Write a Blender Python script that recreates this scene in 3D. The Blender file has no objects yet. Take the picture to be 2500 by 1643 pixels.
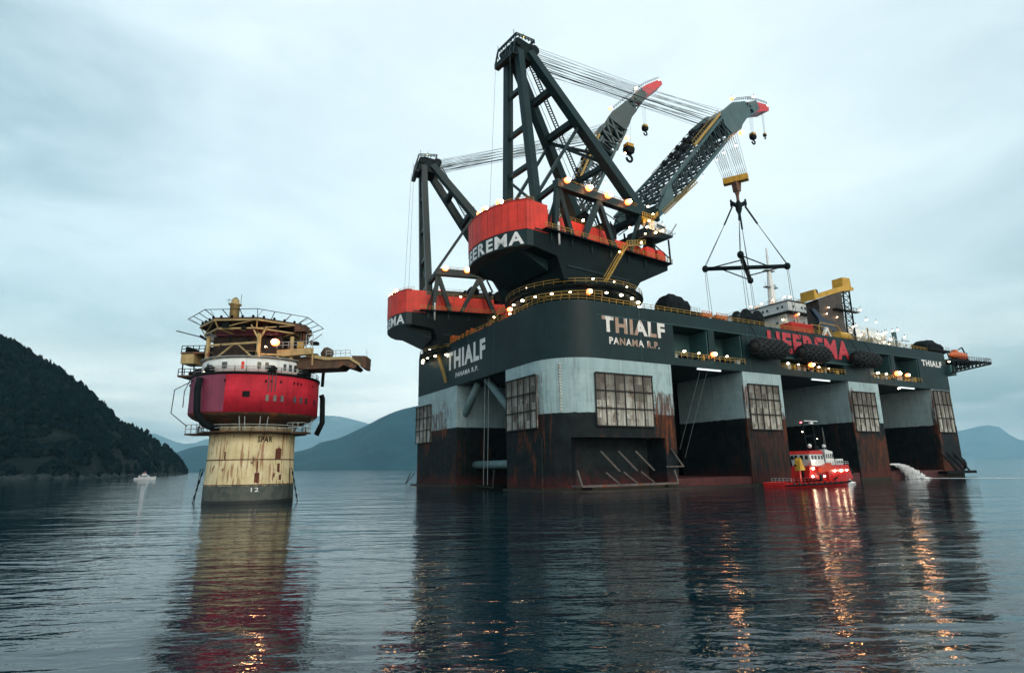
import bpy, bmesh, math, random
from mathutils import Vector, Matrix, noise
random.seed(7)
PI = math.pi
R_ = math.radians
sc = bpy.context.scene

# ------------------------------------------------------------------ camera
F_PX, PITCH, ROLL, CAM_H = 1432.974, .2180, -.0160, 5.545
SHIP_X, SHIP_Y, SHIP_YAW = 10.004, 126.278, .514
cd = bpy.data.cameras.new('camera')
cam = bpy.data.objects.new('camera', cd)
sc.collection.objects.link(cam)
cd.sensor_fit = 'HORIZONTAL'; cd.sensor_width = 36.0
cd.lens = 36.0 * F_PX / 2500.0
cd.clip_start = .5; cd.clip_end = 160000
_fw = Vector((0, math.cos(PITCH), math.sin(PITCH))); _up = Vector((0, -math.sin(PITCH), math.cos(PITCH))); _rt = Vector((1, 0, 0))
_r2 = _rt * math.cos(ROLL) + _up * math.sin(ROLL); _u2 = _up * math.cos(ROLL) - _rt * math.sin(ROLL)
cam.matrix_world = Matrix(((_r2.x, _u2.x, -_fw.x, 0), (_r2.y, _u2.y, -_fw.y, 0), (_r2.z, _u2.z, -_fw.z, CAM_H), (0, 0, 0, 1)))
sc.camera = cam
sc.render.resolution_x = 1024; sc.render.resolution_y = 672

# ------------------------------------------------------------------ view, world, sun
sc.view_settings.view_transform = 'Standard'; sc.view_settings.look = 'None'
sc.view_settings.exposure = 0.38; sc.view_settings.gamma = 1.0
SUN_EL, SUN_AZ = 28.0, 150.0          # azimuth clockwise from +Y
world = bpy.data.worlds.new('World'); sc.world = world; world.use_nodes = True
nt = world.node_tree; nt.nodes.clear()
def wn(t, **k):
    n = nt.nodes.new(t)
    for a, b in k.items(): setattr(n, a, b)
    return n
wl = nt.links.new
w_out = wn('ShaderNodeOutputWorld'); w_add = wn('ShaderNodeAddShader')
bg_s = wn('ShaderNodeBackground'); bg_c = wn('ShaderNodeBackground')
sky = wn('ShaderNodeTexSky', sky_type='NISHITA', sun_disc=False)
sky.sun_elevation = R_(SUN_EL); sky.sun_rotation = R_(SUN_AZ); sky.air_density = 1.5; sky.dust_density = 3
bg_s.inputs['Strength'].default_value = .05
wl(sky.outputs[0], bg_s.inputs['Color'])
tc = wn('ShaderNodeTexCoord'); sep = wn('ShaderNodeSeparateXYZ'); wl(tc.outputs['Generated'], sep.inputs[0])
mp = wn('ShaderNodeMapping'); mp.inputs['Scale'].default_value = (1.6, 1.6, 4.2); mp.inputs['Rotation'].default_value = (0, .10, 0)
wl(tc.outputs['Generated'], mp.inputs[0])
nz = wn('ShaderNodeTexNoise'); nz.inputs['Scale'].default_value = 1.7; nz.inputs['Detail'].default_value = 9; nz.inputs['Roughness'].default_value = .55; nz.inputs['Distortion'].default_value = .35
wl(mp.outputs[0], nz.inputs['Vector'])
cr = wn('ShaderNodeValToRGB')
cr.color_ramp.elements[0].position = .37; cr.color_ramp.elements[0].color = (.185, .285, .315, 1)
cr.color_ramp.elements[1].position = .62; cr.color_ramp.elements[1].color = (.50, .605, .62, 1)
wl(nz.outputs['Fac'], cr.inputs[0])
# brighter, thinner cloud in one part of the sky
bdir = Vector((math.sin(R_(8)) * math.cos(R_(34)), math.cos(R_(8)) * math.cos(R_(34)), math.sin(R_(34))))
dot = wn('ShaderNodeVectorMath', operation='DOT_PRODUCT'); dot.inputs[1].default_value = bdir
nrm = wn('ShaderNodeVectorMath', operation='NORMALIZE'); wl(tc.outputs['Generated'], nrm.inputs[0]); wl(nrm.outputs[0], dot.inputs[0])
mr = wn('ShaderNodeMapRange', interpolation_type='SMOOTHSTEP'); mr.inputs['From Min'].default_value = .62; mr.inputs['From Max'].default_value = 1.0
mr.inputs['To Min'].default_value = 0; mr.inputs['To Max'].default_value = .72
wl(dot.outputs['Value'], mr.inputs[0])
mx = wn('ShaderNodeMix', data_type='RGBA'); wl(mr.outputs[0], mx.inputs[0]); wl(cr.outputs[0], mx.inputs[6]); mx.inputs[7].default_value = (.85, .94, .93, 1)
# pale warm band low on the horizon
mr2 = wn('ShaderNodeMapRange', interpolation_type='SMOOTHSTEP'); mr2.inputs['From Min'].default_value = .0; mr2.inputs['From Max'].default_value = .24
mr2.inputs['To Min'].default_value = 1.0; mr2.inputs['To Max'].default_value = 0
wl(sep.outputs['Z'], mr2.inputs[0])
nz2 = wn('ShaderNodeTexNoise'); nz2.inputs['Scale'].default_value = 2.2; nz2.inputs['Detail'].default_value = 4
mp2 = wn('ShaderNodeMapping'); mp2.inputs['Scale'].default_value = (1, 1, 7); wl(tc.outputs['Generated'], mp2.inputs[0]); wl(mp2.outputs[0], nz2.inputs['Vector'])
mr3 = wn('ShaderNodeMapRange'); mr3.inputs['From Min'].default_value = .34; mr3.inputs['From Max'].default_value = .56; wl(nz2.outputs['Fac'], mr3.inputs[0])
mul = wn('ShaderNodeMath', operation='MULTIPLY'); wl(mr2.outputs[0], mul.inputs[0]); wl(mr3.outputs[0], mul.inputs[1])
mx2 = wn('ShaderNodeMix', data_type='RGBA'); wl(mul.outputs[0], mx2.inputs[0]); wl(mx.outputs[2], mx2.inputs[6]); mx2.inputs[7].default_value = (1.65, 1.60, 1.56, 1)
wl(mx2.outputs[2], bg_c.inputs['Color']); bg_c.inputs['Strength'].default_value = .92
wl(bg_s.outputs[0], w_add.inputs[0]); wl(bg_c.outputs[0], w_add.inputs[1]); wl(w_add.outputs[0], w_out.inputs['Surface'])

sd = bpy.data.lights.new('sun', 'SUN'); sd.energy = .75; sd.angle = R_(22); sd.color = (1, .95, .88)
sun = bpy.data.objects.new('sun', sd); sc.collection.objects.link(sun)
_sd = Vector((math.sin(R_(SUN_AZ)) * math.cos(R_(SUN_EL)), math.cos(R_(SUN_AZ)) * math.cos(R_(SUN_EL)), math.sin(R_(SUN_EL))))
sun.rotation_euler = (-_sd).to_track_quat('-Z', 'Y').to_euler()

# ------------------------------------------------------------------ materials
MATS = {}
def nodes(name):
    m = bpy.data.materials.new(name); m.use_nodes = True
    t = m.node_tree; b = t.nodes['Principled BSDF']
    return m, t, b
def add(t, ty, **k):
    n = t.nodes.new(ty)
    for a, b in k.items(): setattr(n, a, b)
    return n
def noise_fac(t, vec, scale, lo, hi, detail=5, stretch=(1, 1, 1), rough=.6, off=0):
    mp = add(t, 'ShaderNodeMapping'); mp.inputs['Scale'].default_value = stretch; mp.inputs['Location'].default_value = (off, off * .7, off * .3)
    t.links.new(vec, mp.inputs[0])
    n = add(t, 'ShaderNodeTexNoise'); n.inputs['Scale'].default_value = scale; n.inputs['Detail'].default_value = detail; n.inputs['Roughness'].default_value = rough
    t.links.new(mp.outputs[0], n.inputs['Vector'])
    r = add(t, 'ShaderNodeMapRange'); r.inputs['From Min'].default_value = lo; r.inputs['From Max'].default_value = hi
    t.links.new(n.outputs['Fac'], r.inputs[0])
    return r.outputs[0]
def mixc(t, fac, a, b, blend='MIX'):
    m = add(t, 'ShaderNodeMix', data_type='RGBA', blend_type=blend)
    if isinstance(fac, (int, float)): m.inputs[0].default_value = fac
    else: t.links.new(fac, m.inputs[0])
    for i, c in ((6, a), (7, b)):
        if isinstance(c, tuple): m.inputs[i].default_value = (*c, 1) if len(c) == 3 else c
        else: t.links.new(c, m.inputs[i])
    return m.outputs[2]
def mth(t, op, a, b=None, c=None):
    m = add(t, 'ShaderNodeMath', operation=op)
    for i, v in enumerate((a, b, c)):
        if v is None: continue
        if isinstance(v, (int, float)): m.inputs[i].default_value = v
        else: t.links.new(v, m.inputs[i])
    return m.outputs[0]
def bump(t, b, h, dist, strength=.5):
    n = add(t, 'ShaderNodeBump'); n.inputs['Distance'].default_value = dist; n.inputs['Strength'].default_value = strength
    t.links.new(h, n.inputs['Height']); t.links.new(n.outputs[0], b.inputs['Normal'])
def plating(t, o, w, h, size=.035):
    """welded plate seams of a steel skin, in metres"""
    s = add(t, 'ShaderNodeSeparateXYZ'); t.links.new(o, s.inputs[0])
    cb = add(t, 'ShaderNodeCombineXYZ'); t.links.new(mth(t, 'ADD', s.outputs['X'], s.outputs['Y']), cb.inputs[0]); t.links.new(s.outputs['Z'], cb.inputs[1])
    b = add(t, 'ShaderNodeTexBrick'); b.inputs['Scale'].default_value = 1; b.inputs['Brick Width'].default_value = w; b.inputs['Row Height'].default_value = h
    b.inputs['Mortar Size'].default_value = size; b.inputs['Mortar Smooth'].default_value = .4
    b.inputs['Color1'].default_value = (.95, .95, .95, 1); b.inputs['Color2'].default_value = (1.04, 1.04, 1.04, 1); b.inputs['Mortar'].default_value = (.80, .78, .76, 1)
    t.links.new(cb.outputs[0], b.inputs['Vector'])
    return b.outputs['Color'], b.outputs['Fac']
def paint(name, col, rough=.5, var=.35, scale=.35, rust=0., rustcol=(.16, .055, .022), streak=True, metallic=0., spec=.4, plates=None):
    if name in MATS: return MATS[name]
    m, t, b = nodes(name)
    o = add(t, 'ShaderNodeTexCoord').outputs['Object']
    dark = tuple(c * (1 - var) for c in col); lite = tuple(min(1, c * (1 + var)) for c in col)
    c = mixc(t, noise_fac(t, o, scale, .3, .7), dark, lite)
    if streak:
        c = mixc(t, mth(t, 'MULTIPLY', noise_fac(t, o, 1.1, .5, .75, stretch=(1.4, 1.4, .09), off=5), .5), c, tuple(x * .45 for x in col))
    if rust > 0:
        f = noise_fac(t, o, .55, .72 - rust * .3, .78 - rust * .28, detail=8, stretch=(1, 1, .45), rough=.7, off=11)
        c = mixc(t, f, c, rustcol)
        f2 = noise_fac(t, o, 1.6, .60, .72, detail=6, stretch=(1.3, 1.3, .06), off=21)
        c = mixc(t, mth(t, 'MULTIPLY', f2, min(.9, rust * 1.3)), c, rustcol)
    if plates: c = mixc(t, 1.0, c, plating(t, o, *plates)[0], 'MULTIPLY')
    t.links.new(c, b.inputs['Base Color'])
    b.inputs['Roughness'].default_value = rough; b.inputs['Metallic'].default_value = metallic
    b.inputs['Specular IOR Level'].default_value = spec
    bump(t, b, noise_fac(t, o, .9, 0, 1, detail=4), .12, .35)
    MATS[name] = m; return m
def emit(name, col, st):
    if name in MATS: return MATS[name]
    m, t, b = nodes(name)
    b.inputs['Base Color'].default_value = (.6, .6, .6, 1)
    b.inputs['Emission Color'].default_value = (*col, 1); b.inputs['Emission Strength'].default_value = st
    MATS[name] = m; return m

# paints of the place
M_HULL = paint('hull_teal', (.0042, .0215, .0255), .5, .35, .12, rust=.05, spec=.22, plates=(9.0, 2.7, .05))
M_HULLIN = paint('hull_inner', (.022, .075, .080), .6, .3, .2, rust=.25)
M_CRANE = paint('crane_green', (.0045, .021, .024), .45, .3, .25, rust=.06, spec=.25)
M_CRANE_D = paint('crane_dark', (.003, .010, .012), .6, .35, .3, rust=.04, spec=.12, plates=(4.0, 2.5, .05))
M_BOOMGREY = paint('boom_grey', (.048, .098, .105), .45, .2, .3, rust=.06)
M_RED = paint('crane_red', (.62, .034, .018), .55, .22, .25, rust=.04, rustcol=(.12, .01, .01), plates=(3.2, 2.2, .04))
M_REDJIB = paint('jib_red', (.55, .04, .05), .45, .1, .3)
M_YEL = paint('rail_yellow', (.36, .23, .045), .55, .3, 1.2, rust=.2)
M_YEL2 = paint('beam_yellow', (.50, .29, .03), .5, .2, .6, rust=.15)
M_ORANGE = paint('orange_paint', (.50, .10, .02), .5, .25, .8, rust=.12)
M_WHITE = paint('white_paint', (.66, .70, .70), .45, .12, .3, rust=.05)
M_LETTER = paint('letter_white', (.70, .72, .72), .5, .1, .5)
M_LETTERT = paint('letter_worn', (.66, .66, .62), .5, .12, .5)
M_ROPE = paint('wire_rope', (.06, .075, .08), .5, .2, 1, streak=False)
M_ROPEG = paint('wire_grey', (.24, .30, .31), .5, .2, 1, streak=False)
M_BLACK = paint('black_steel', (.004, .006, .007), .65, .4, .5, spec=.12)
M_TYRE = paint('rubber', (.011, .013, .015), .75, .4, 2.0, streak=False)
M_TARP = paint('tarpaulin', (.006, .010, .012), .8, .5, .8, streak=False, spec=.12)
M_GLASS = paint('window_glass', (.012, .02, .024), .12, .1, 1, streak=False, spec=.8)
M_GALV = paint('galvanised', (.30, .34, .34), .5, .2, .8, rust=.12)
L_WARM = emit('lamp_sodium', (1, .50, .20), 110)
L_HALO = emit('lamp_halo', (1, .15, .03), 5.0)  # orange shell round the big lamps, imitating their halo
L_WARMS = emit('lamp_sodium_small', (1, .55, .26), 34)
L_WHITE = emit('lamp_white', (1, .80, .50), 20)
L_RED = emit('lamp_red', (1, .05, .08), 8)

def column_mat():
    m, t, b = nodes('column_paint')
    o = add(t, 'ShaderNodeTexCoord').outputs['Object']
    s = add(t, 'ShaderNodeSeparateXYZ'); t.links.new(o, s.inputs[0]); z = s.outputs['Z']
    pale = mixc(t, noise_fac(t, o, .35, .3, .7), (.26, .385, .41), (.36, .49, .515))
    pale = mixc(t, mth(t, 'MULTIPLY', noise_fac(t, o, 1.2, .5, .8, stretch=(1.4, 1.4, .07), off=3), .55), pale, (.10, .13, .12))
    low = mixc(t, noise_fac(t, o, .5, .35, .7), (.003, .006, .008), (.010, .018, .021))
    zw = mth(t, 'ADD', z, mth(t, 'MULTIPLY', noise_fac(t, o, .6, 0, 1), .5))
    isl = mth(t, 'LESS_THAN', zw, 17.3)
    c = mixc(t, isl, pale, low)
    rust = mixc(t, noise_fac(t, o, 1.1, .38, .62, off=9, stretch=(1.4, 1.4, .10), detail=6), (.014, .009, .008), (.17, .048, .016))
    rust = mixc(t, mth(t, 'MULTIPLY', noise_fac(t, o, .8, .45, .62, off=19, detail=8, rough=.7), .6), rust, (.05, .016, .010))
    # peeled patches, spreading downwards from the old fender racks
    f = noise_fac(t, o, .16, .55, .62, detail=9, rough=.66, stretch=(1, 1, .55), off=31)
    f2 = noise_fac(t, o, 1.5, .57, .70, detail=6, stretch=(1.5, 1.5, .05), off=17)
    fz = add(t, 'ShaderNodeMapRange'); fz.inputs['From Min'].default_value = 28.5; fz.inputs['From Max'].default_value = 20; t.links.new(z, fz.inputs[0])
    outer = mth(t, 'MAXIMUM', mth(t, 'LESS_THAN', s.outputs['Y'], 1.2), mth(t, 'LESS_THAN', s.outputs['X'], 1.2))
    f = mth(t, 'MULTIPLY', f, mth(t, 'MULTIPLY_ADD', outer, .85, .15))
    c = mixc(t, mth(t, 'MULTIPLY', mth(t, 'MULTIPLY', f, fz.outputs[0]), .9), c, rust)
    c = mixc(t, mth(t, 'MULTIPLY', mth(t, 'MULTIPLY', f2, noise_fac(t, o, .09, .48, .6, off=77)), .75), c, rust)
    # large rust fields where racks and wires have scraped the paint off
    sx, sy = s.outputs['X'], s.outputs['Y']
    wob = mth(t, 'MULTIPLY', mth(t, 'SUBTRACT', noise_fac(t, o, .7, 0, 1, detail=8, rough=.7, off=61), .5), 3.6)
    wobz = mth(t, 'MULTIPLY', mth(t, 'SUBTRACT', noise_fac(t, o, .9, 0, 1, detail=9, rough=.75, stretch=(1.2, 1.2, .25), off=91), .5), 13.0)
    def field(ax, a, b_, z0, z1, cond, edge, amt):
        def inside(v, lo, hi):
            return mth(t, 'MULTIPLY', mth(t, 'GREATER_THAN', mth(t, 'ADD', v, wob), lo), mth(t, 'LESS_THAN', mth(t, 'ADD', v, wob), hi))
        def insz(v, lo, hi):
            return mth(t, 'MULTIPLY', mth(t, 'GREATER_THAN', mth(t, 'ADD', v, wobz), lo), mth(t, 'LESS_THAN', mth(t, 'ADD', v, wobz), hi))
        return mth(t, 'MULTIPLY', mth(t, 'MULTIPLY', inside(ax, a, b_), insz(z, z0, z1)), mth(t, 'MULTIPLY', mth(t, 'LESS_THAN', cond, edge), amt))
    chip = noise_fac(t, o, .9, .42, .52, detail=9, rough=.75, stretch=(1.3, 1.3, .14), off=71)
    for args in ((sx, 27.2, 34, 9, 22.5, sy, .6, .9), (sx, 57.5, 60.6, 13, 25.5, sy, .6, .92), (sx, 58, 76, -2, 13.2, sy, .6, .38), (sx, 104, 108.2, 12, 27, sy, .6, .92), (sx, 107, 123, -2, 13.0, sy, .6, .62),
                 (sx, 150, 156, 12, 28.5, sy, .6, .85), (sy, 62, 73.5, 15, 22.5, sx, .6, .85), (sy, 7.5, 9.5, 12, 26, sx, .6, .6)):
        c = mixc(t, mth(t, 'MULTIPLY', field(*args), chip), c, rust)
    # red bottom paint near the waterline
    fr = add(t, 'ShaderNodeMapRange'); fr.inputs['From Min'].default_value = 5.5; fr.inputs['From Max'].default_value = 2.5
    t.links.new(mth(t, 'ADD', z, mth(t, 'MULTIPLY', noise_fac(t, o, .5, 0, 1, off=2), 3.0)), fr.inputs[0])
    c = mixc(t, mth(t, 'MULTIPLY', mth(t, 'MULTIPLY', fr.outputs[0], noise_fac(t, o, 1.2, .3, .6, off=7)), .85), c, (.085, .016, .016))
    fg = add(t, 'ShaderNodeMapRange'); fg.inputs['From Min'].default_value = 1.0; fg.inputs['From Max'].default_value = .5; t.links.new(z, fg.inputs[0])
    c = mixc(t, mth(t, 'MULTIPLY', fg.outputs[0], .9), c, (.020, .028, .018))
    c = mixc(t, 1.0, c, plating(t, o, 7.0, 2.45, .045)[0], 'MULTIPLY')
    t.links.new(c, b.inputs['Base Color']); b.inputs['Roughness'].default_value = .65; b.inputs['Specular IOR Level'].default_value = .15
    bump(t, b, noise_fac(t, o, .8, 0, 1), .15, .4)
    return m
M_COL = column_mat()
def rack_mat():
    m, t, b = nodes('rack_panel')
    o = add(t, 'ShaderNodeTexCoord').outputs['Object']
    c = mixc(t, noise_fac(t, o, 1.4, .35, .65, stretch=(1.6, 1.6, .05)), (.18, .19, .165), (.56, .58, .53))
    c = mixc(t, noise_fac(t, o, .4, .50, .66, off=4), c, (.09, .055, .04))
    c = mixc(t, mth(t, 'MULTIPLY', noise_fac(t, o, 2.2, .5, .66, stretch=(1.6, 1.6, .1), off=14), .6), c, (.16, .06, .03))
    sn = add(t, 'ShaderNodeVectorMath', operation='SNAP'); sn.inputs[1].default_value = (1.37, 1.37, 3.97); t.links.new(o, sn.inputs[0])
    w = add(t, 'ShaderNodeTexWhiteNoise', noise_dimensions='3D'); t.links.new(sn.outputs[0], w.inputs[0])
    r = add(t, 'ShaderNodeMapRange'); r.inputs['To Min'].default_value = .15; r.inputs['To Max'].default_value = 1; t.links.new(w.outputs[0], r.inputs[0])
    sp = add(t, 'ShaderNodeSeparateXYZ'); t.links.new(o, sp.inputs[0])
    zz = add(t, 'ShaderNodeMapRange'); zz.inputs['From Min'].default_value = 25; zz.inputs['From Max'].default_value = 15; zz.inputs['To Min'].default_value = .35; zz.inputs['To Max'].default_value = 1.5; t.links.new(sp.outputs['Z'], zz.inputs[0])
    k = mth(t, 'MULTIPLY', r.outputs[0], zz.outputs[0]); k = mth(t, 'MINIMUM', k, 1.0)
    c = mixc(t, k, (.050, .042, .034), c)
    t.links.new(c, b.inputs['Base Color']); b.inputs['Roughness'].default_value = .7
    return m
M_RACK = rack_mat()
M_REDPONT = paint('bottom_red', (.060, .013, .012), .6, .5, .6, rust=.35, rustcol=(.035, .02, .018))

# ------------------------------------------------------------------ mesh helper
def perp(d):
    a = Vector((0, 0, 1)) if abs(d.z) < .93 else Vector((1, 0, 0))
    u = d.cross(a).normalized(); return u, d.cross(u).normalized()
def marked(fn):
    def g(s, *a, **k):
        n = len(s.marks); s.marks.append((len(s.v), len(s.f))); r = fn(s, *a, **k); del s.marks[n + 1:]; return r
    return g
class MB:
    def __init__(s): s.v = []; s.f = []; s.m = []; s.k = 0; s.sm = []; s.marks = []
    def split(s, merge):
        """one MB per primitive; merge=True joins primitives whose boxes touch"""
        mk = s.marks + [(len(s.v), len(s.f))]; out = []
        for (v0, f0), (v1, f1) in zip(mk[:-1], mk[1:]):
            if v1 == v0: continue
            p = s.v[v0:v1]; bb = [min(q[i] for q in p) - .06 for i in range(3)] + [max(q[i] for q in p) + .06 for i in range(3)]
            out.append([[(v0, v1, f0, f1)], bb])
        if merge:
            again = True
            while again:
                again = False
                for i in range(len(out)):
                    for j in range(len(out) - 1, i, -1):
                        a, b = out[i][1], out[j][1]
                        if all(a[q] <= b[q + 3] and b[q] <= a[q + 3] for q in range(3)):
                            out[i][0] += out[j][0]; out[i][1] = [min(a[q], b[q]) for q in range(3)] + [max(a[q + 3], b[q + 3]) for q in range(3)]
                            del out[j]; again = True
        res = []
        for rs, _ in out:
            m = MB()
            for v0, v1, f0, f1 in rs:
                o = len(m.v) - v0; m.v += s.v[v0:v1]
                for k in range(f0, f1): m.f.append([q + o for q in s.f[k]]); m.m.append(s.m[k]); m.sm.append(s.sm[k])
            res.append(m)
        return res
    def mat(s, k): s.k = k; return s
    def face(s, idx, smooth=False): s.f.append(idx); s.m.append(s.k); s.sm.append(smooth)
    @marked
    def box(s, x0, x1, y0, y1, z0, z1):
        b = len(s.v)
        s.v += [(x, y, z) for z in (z0, z1) for x, y in ((x0, y0), (x1, y0), (x1, y1), (x0, y1))]
        for q in ((0, 3, 2, 1), (4, 5, 6, 7), (0, 1, 5, 4), (1, 2, 6, 5), (2, 3, 7, 6), (3, 0, 4, 7)): s.face([b + i for i in q])
        return s
    @marked
    def beam(s, a, b_, w, h=None, up=None, w2=None, h2=None):
        a = Vector(a); b_ = Vector(b_); h = h or w; w2 = w2 or w; h2 = h2 or h
        d = (b_ - a).normalized()
        if up is not None:
            u = d.cross(Vector(up)).normalized(); v = u.cross(d).normalized()
        else:
            u, v = perp(d)
        i = len(s.v)
        for p, ww, hh in ((a, w, h), (b_, w2, h2)):
            for su, sv in ((-1, -1), (1, -1), (1, 1), (-1, 1)):
                s.v.append(tuple(p + u * su * ww / 2 + v * sv * hh / 2))
        for q in ((0, 3, 2, 1), (4, 5, 6, 7), (0, 1, 5, 4), (1, 2, 6, 5), (2, 3, 7, 6), (3, 0, 4, 7)): s.face([i + j for j in q])
        return s
    @marked
    def tube(s, pts, r, n=6, r2=None, cap=True):
        pts = [Vector(p) for p in pts]; base = len(s.v); N = len(pts)
        pu = None
        for i, p in enumerate(pts):
            d = (pts[min(i + 1, N - 1)] - pts[max(i - 1, 0)]).normalized()
            if pu is None: u, v = perp(d)
            else:
                u = (pu - d * pu.dot(d)).normalized(); v = d.cross(u)
            pu = u
            rr = r if r2 is None else r + (r2 - r) * i / (N - 1)
            for k in range(n):
                a = 2 * PI * k / n; s.v.append(tuple(p + u * math.cos(a) * rr + v * math.sin(a) * rr))
        for i in range(N - 1):
            for k in range(n):
                k2 = (k + 1) % n
                s.face([base + i * n + k, base + i * n + k2, base + (i + 1) * n + k2, base + (i + 1) * n + k], n > 6)
        if cap:
            s.face([base + k for k in range(n)][::-1]); s.face([base + (N - 1) * n + k for k in range(n)])
        return s
    @marked
    def lathe(s, cx, cy, prof, n=32, a0=0, cap=True):
        base = len(s.v); P = len(prof)
        for r, z in prof:
            for k in range(n):
                a = a0 + 2 * PI * k / n; s.v.append((cx + r * math.cos(a), cy + r * math.sin(a), z))
        for i in range(P - 1):
            for k in range(n):
                k2 = (k + 1) % n
                s.face([base + i * n + k, base + i * n + k2, base + (i + 1) * n + k2, base + (i + 1) * n + k], n > 12)
        if cap:
            s.face([base + k for k in range(n)][::-1]); s.face([base + (P - 1) * n + k for k in range(n)])
        return s
    @marked
    def prism(s, poly, z0, z1):           # plan polygon, counter-clockwise
        b = len(s.v); n = len(poly)
        s.v += [(x, y, z0) for x, y in poly] + [(x, y, z1) for x, y in poly]
        s.face([b + i for i in range(n)][::-1]); s.face([b + n + i for i in range(n)])
        for i in range(n): j = (i + 1) % n; s.face([b + i, b + j, b + n + j, b + n + i])
        return s
    @marked
    def slab(s, poly, l0, l1):            # profile polygon in (x, z), extruded along y
        b = len(s.v); n = len(poly)
        s.v += [(x, l0, z) for x, z in poly] + [(x, l1, z) for x, z in poly]
        s.face([b + i for i in range(n)]); s.face([b + n + i for i in range(n)][::-1])
        for i in range(n): j = (i + 1) % n; s.face([b + j, b + i, b + n + i, b + n + j])
        return s
    @marked
    def blob(s, c, rx, ry, rz, n=10, m=6, jit=0.):
        b = len(s.v); c = Vector(c)
        for i in range(m + 1):
            th = PI * i / m
            for k in range(n):
                a = 2 * PI * k / n; j = 1 + random.uniform(-jit, jit)
                s.v.append((c.x + rx * math.sin(th) * math.cos(a) * j, c.y + ry * math.sin(th) * math.sin(a) * j, c.z + rz * math.cos(th) * j))
        for i in range(m):
            for k in range(n):
                k2 = (k + 1) % n; s.face([b + i * n + k, b + (i + 1) * n + k, b + (i + 1) * n + k2, b + i * n + k2], True)
        return s
    @marked
    def rail(s, pts, h=1.1, r=.045, every=2.0, rows=2, closed=False):
        pts = [Vector(p) for p in pts]
        if closed: pts.append(pts[0])
        for a, b in zip(pts[:-1], pts[1:]):
            L = (b - a).length; n = max(1, int(L / every + .5))
            for k in range(n + 1):
                p = a.lerp(b, k / n); s.beam(p, p + Vector((0, 0, h)), r * 2)
            for q in range(1, rows + 1):
                z = Vector((0, 0, h * q / rows)); s.beam(a + z, b + z, r * 2)
        return s
    def build(s, name, mats, parent=None, off=(0, 0, 0)):
        me = bpy.data.meshes.new(name)
        ox, oy, oz = off
        me.from_pydata([(x - ox, y - oy, z - oz) for x, y, z in s.v], [], s.f)
        if not isinstance(mats, (list, tuple)): mats = [mats]
        for m in mats: me.materials.append(m)
        if len(mats) > 1: me.polygons.foreach_set('material_index', [min(k, len(mats) - 1) for k in s.m])
        me.polygons.foreach_set('use_smooth', s.sm)
        me.update()
        o = bpy.data.objects.new(name, me); sc.collection.objects.link(o)
        if parent is not None: o.parent = parent
        return o

class Frame:
    def __init__(s, x, y, z, yaw): s.M = Matrix.Translation((x, y, z)) @ Matrix.Rotation(yaw, 4, 'Z')
WORLD = Frame(0, 0, 0, 0)
SHIP = Frame(SHIP_X, SHIP_Y, 0, SHIP_YAW)
class Thing:
    """an Empty at the thing's base; parts are authored in the frame's own metres"""
    def __init__(s, name, label, cat, frame=WORLD, at=(0, 0, 0), group=None, kind=None):
        o = bpy.data.objects.new(name, None); sc.collection.objects.link(o); o.empty_display_size = 2
        o.matrix_world = frame.M @ Matrix.Translation(at)
        s.o = o; s.at = at
        o['label'] = label; o['category'] = cat
        if group: o['group'] = group
        if kind: o['kind'] = kind
    def part(s, name, mb, mats, parent=None, label=None, each=None):
        if each: return [s.part(name, m, mats, parent, label) for m in mb.split(each == 'touch')]
        p = mb.build(name, mats, parent or s.o, s.at)
        if label: p['label'] = label
        return p
def single(name, mb, mats, label, cat, frame=WORLD, at=(0, 0, 0), group=None, kind=None):
    o = mb.build(name, mats, None, at); o.matrix_world = frame.M @ Matrix.Translation(at)
    if label: o['label'] = label
    if cat: o['category'] = cat
    if group: o['group'] = group
    if kind: o['kind'] = kind
    return o

SPACING = 1.16
def text_geo(s, bold=.03):
    cu = bpy.data.curves.new('t', 'FONT'); cu.body = s; cu.offset = bold; cu.resolution_u = 3; cu.space_character = SPACING
    ob = bpy.data.objects.new('t', cu); sc.collection.objects.link(ob)
    bpy.context.view_layer.update()
    dg = bpy.context.evaluated_depsgraph_get()
    me = bpy.data.meshes.new_from_object(ob.evaluated_get(dg))
    vs = [v.co.copy() for v in me.vertices]; fs = [list(p.vertices) for p in me.polygons]
    bpy.data.objects.remove(ob); bpy.data.curves.remove(cu); bpy.data.meshes.remove(me)
    x0 = min(v.x for v in vs); x1 = max(v.x for v in vs); y0 = min(v.y for v in vs); y1 = max(v.y for v in vs)
    return [((v.x - x0) / (x1 - x0), (v.y - y0) / (y1 - y0)) for v in vs], fs
def letters(s, place, bold=.03, sub=False):
    """place(u, v) -> point; u, v in 0..1 over the word's box"""
    uv, fs = text_geo(s, bold); mb = MB()
    if sub:
        bm = bmesh.new(); vv = [bm.verts.new((u, v, 0)) for u, v in uv]
        for f in fs:
            try: bm.faces.new([vv[i] for i in f])
            except ValueError: pass
        bmesh.ops.triangulate(bm, faces=bm.faces[:])
        for _ in range(4): bmesh.ops.subdivide_edges(bm, edges=[e for e in bm.edges if e.calc_length() > .02], cuts=1, use_grid_fill=True)
        bm.verts.index_update(); uv = [(v.co.x, v.co.y) for v in bm.verts]; fs = [[v.index for v in f.verts] for f in bm.faces]; bm.free()
    mb.v = [tuple(place(u, v)) for u, v in uv]
    for f in fs: mb.face(f)
    return mb
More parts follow.
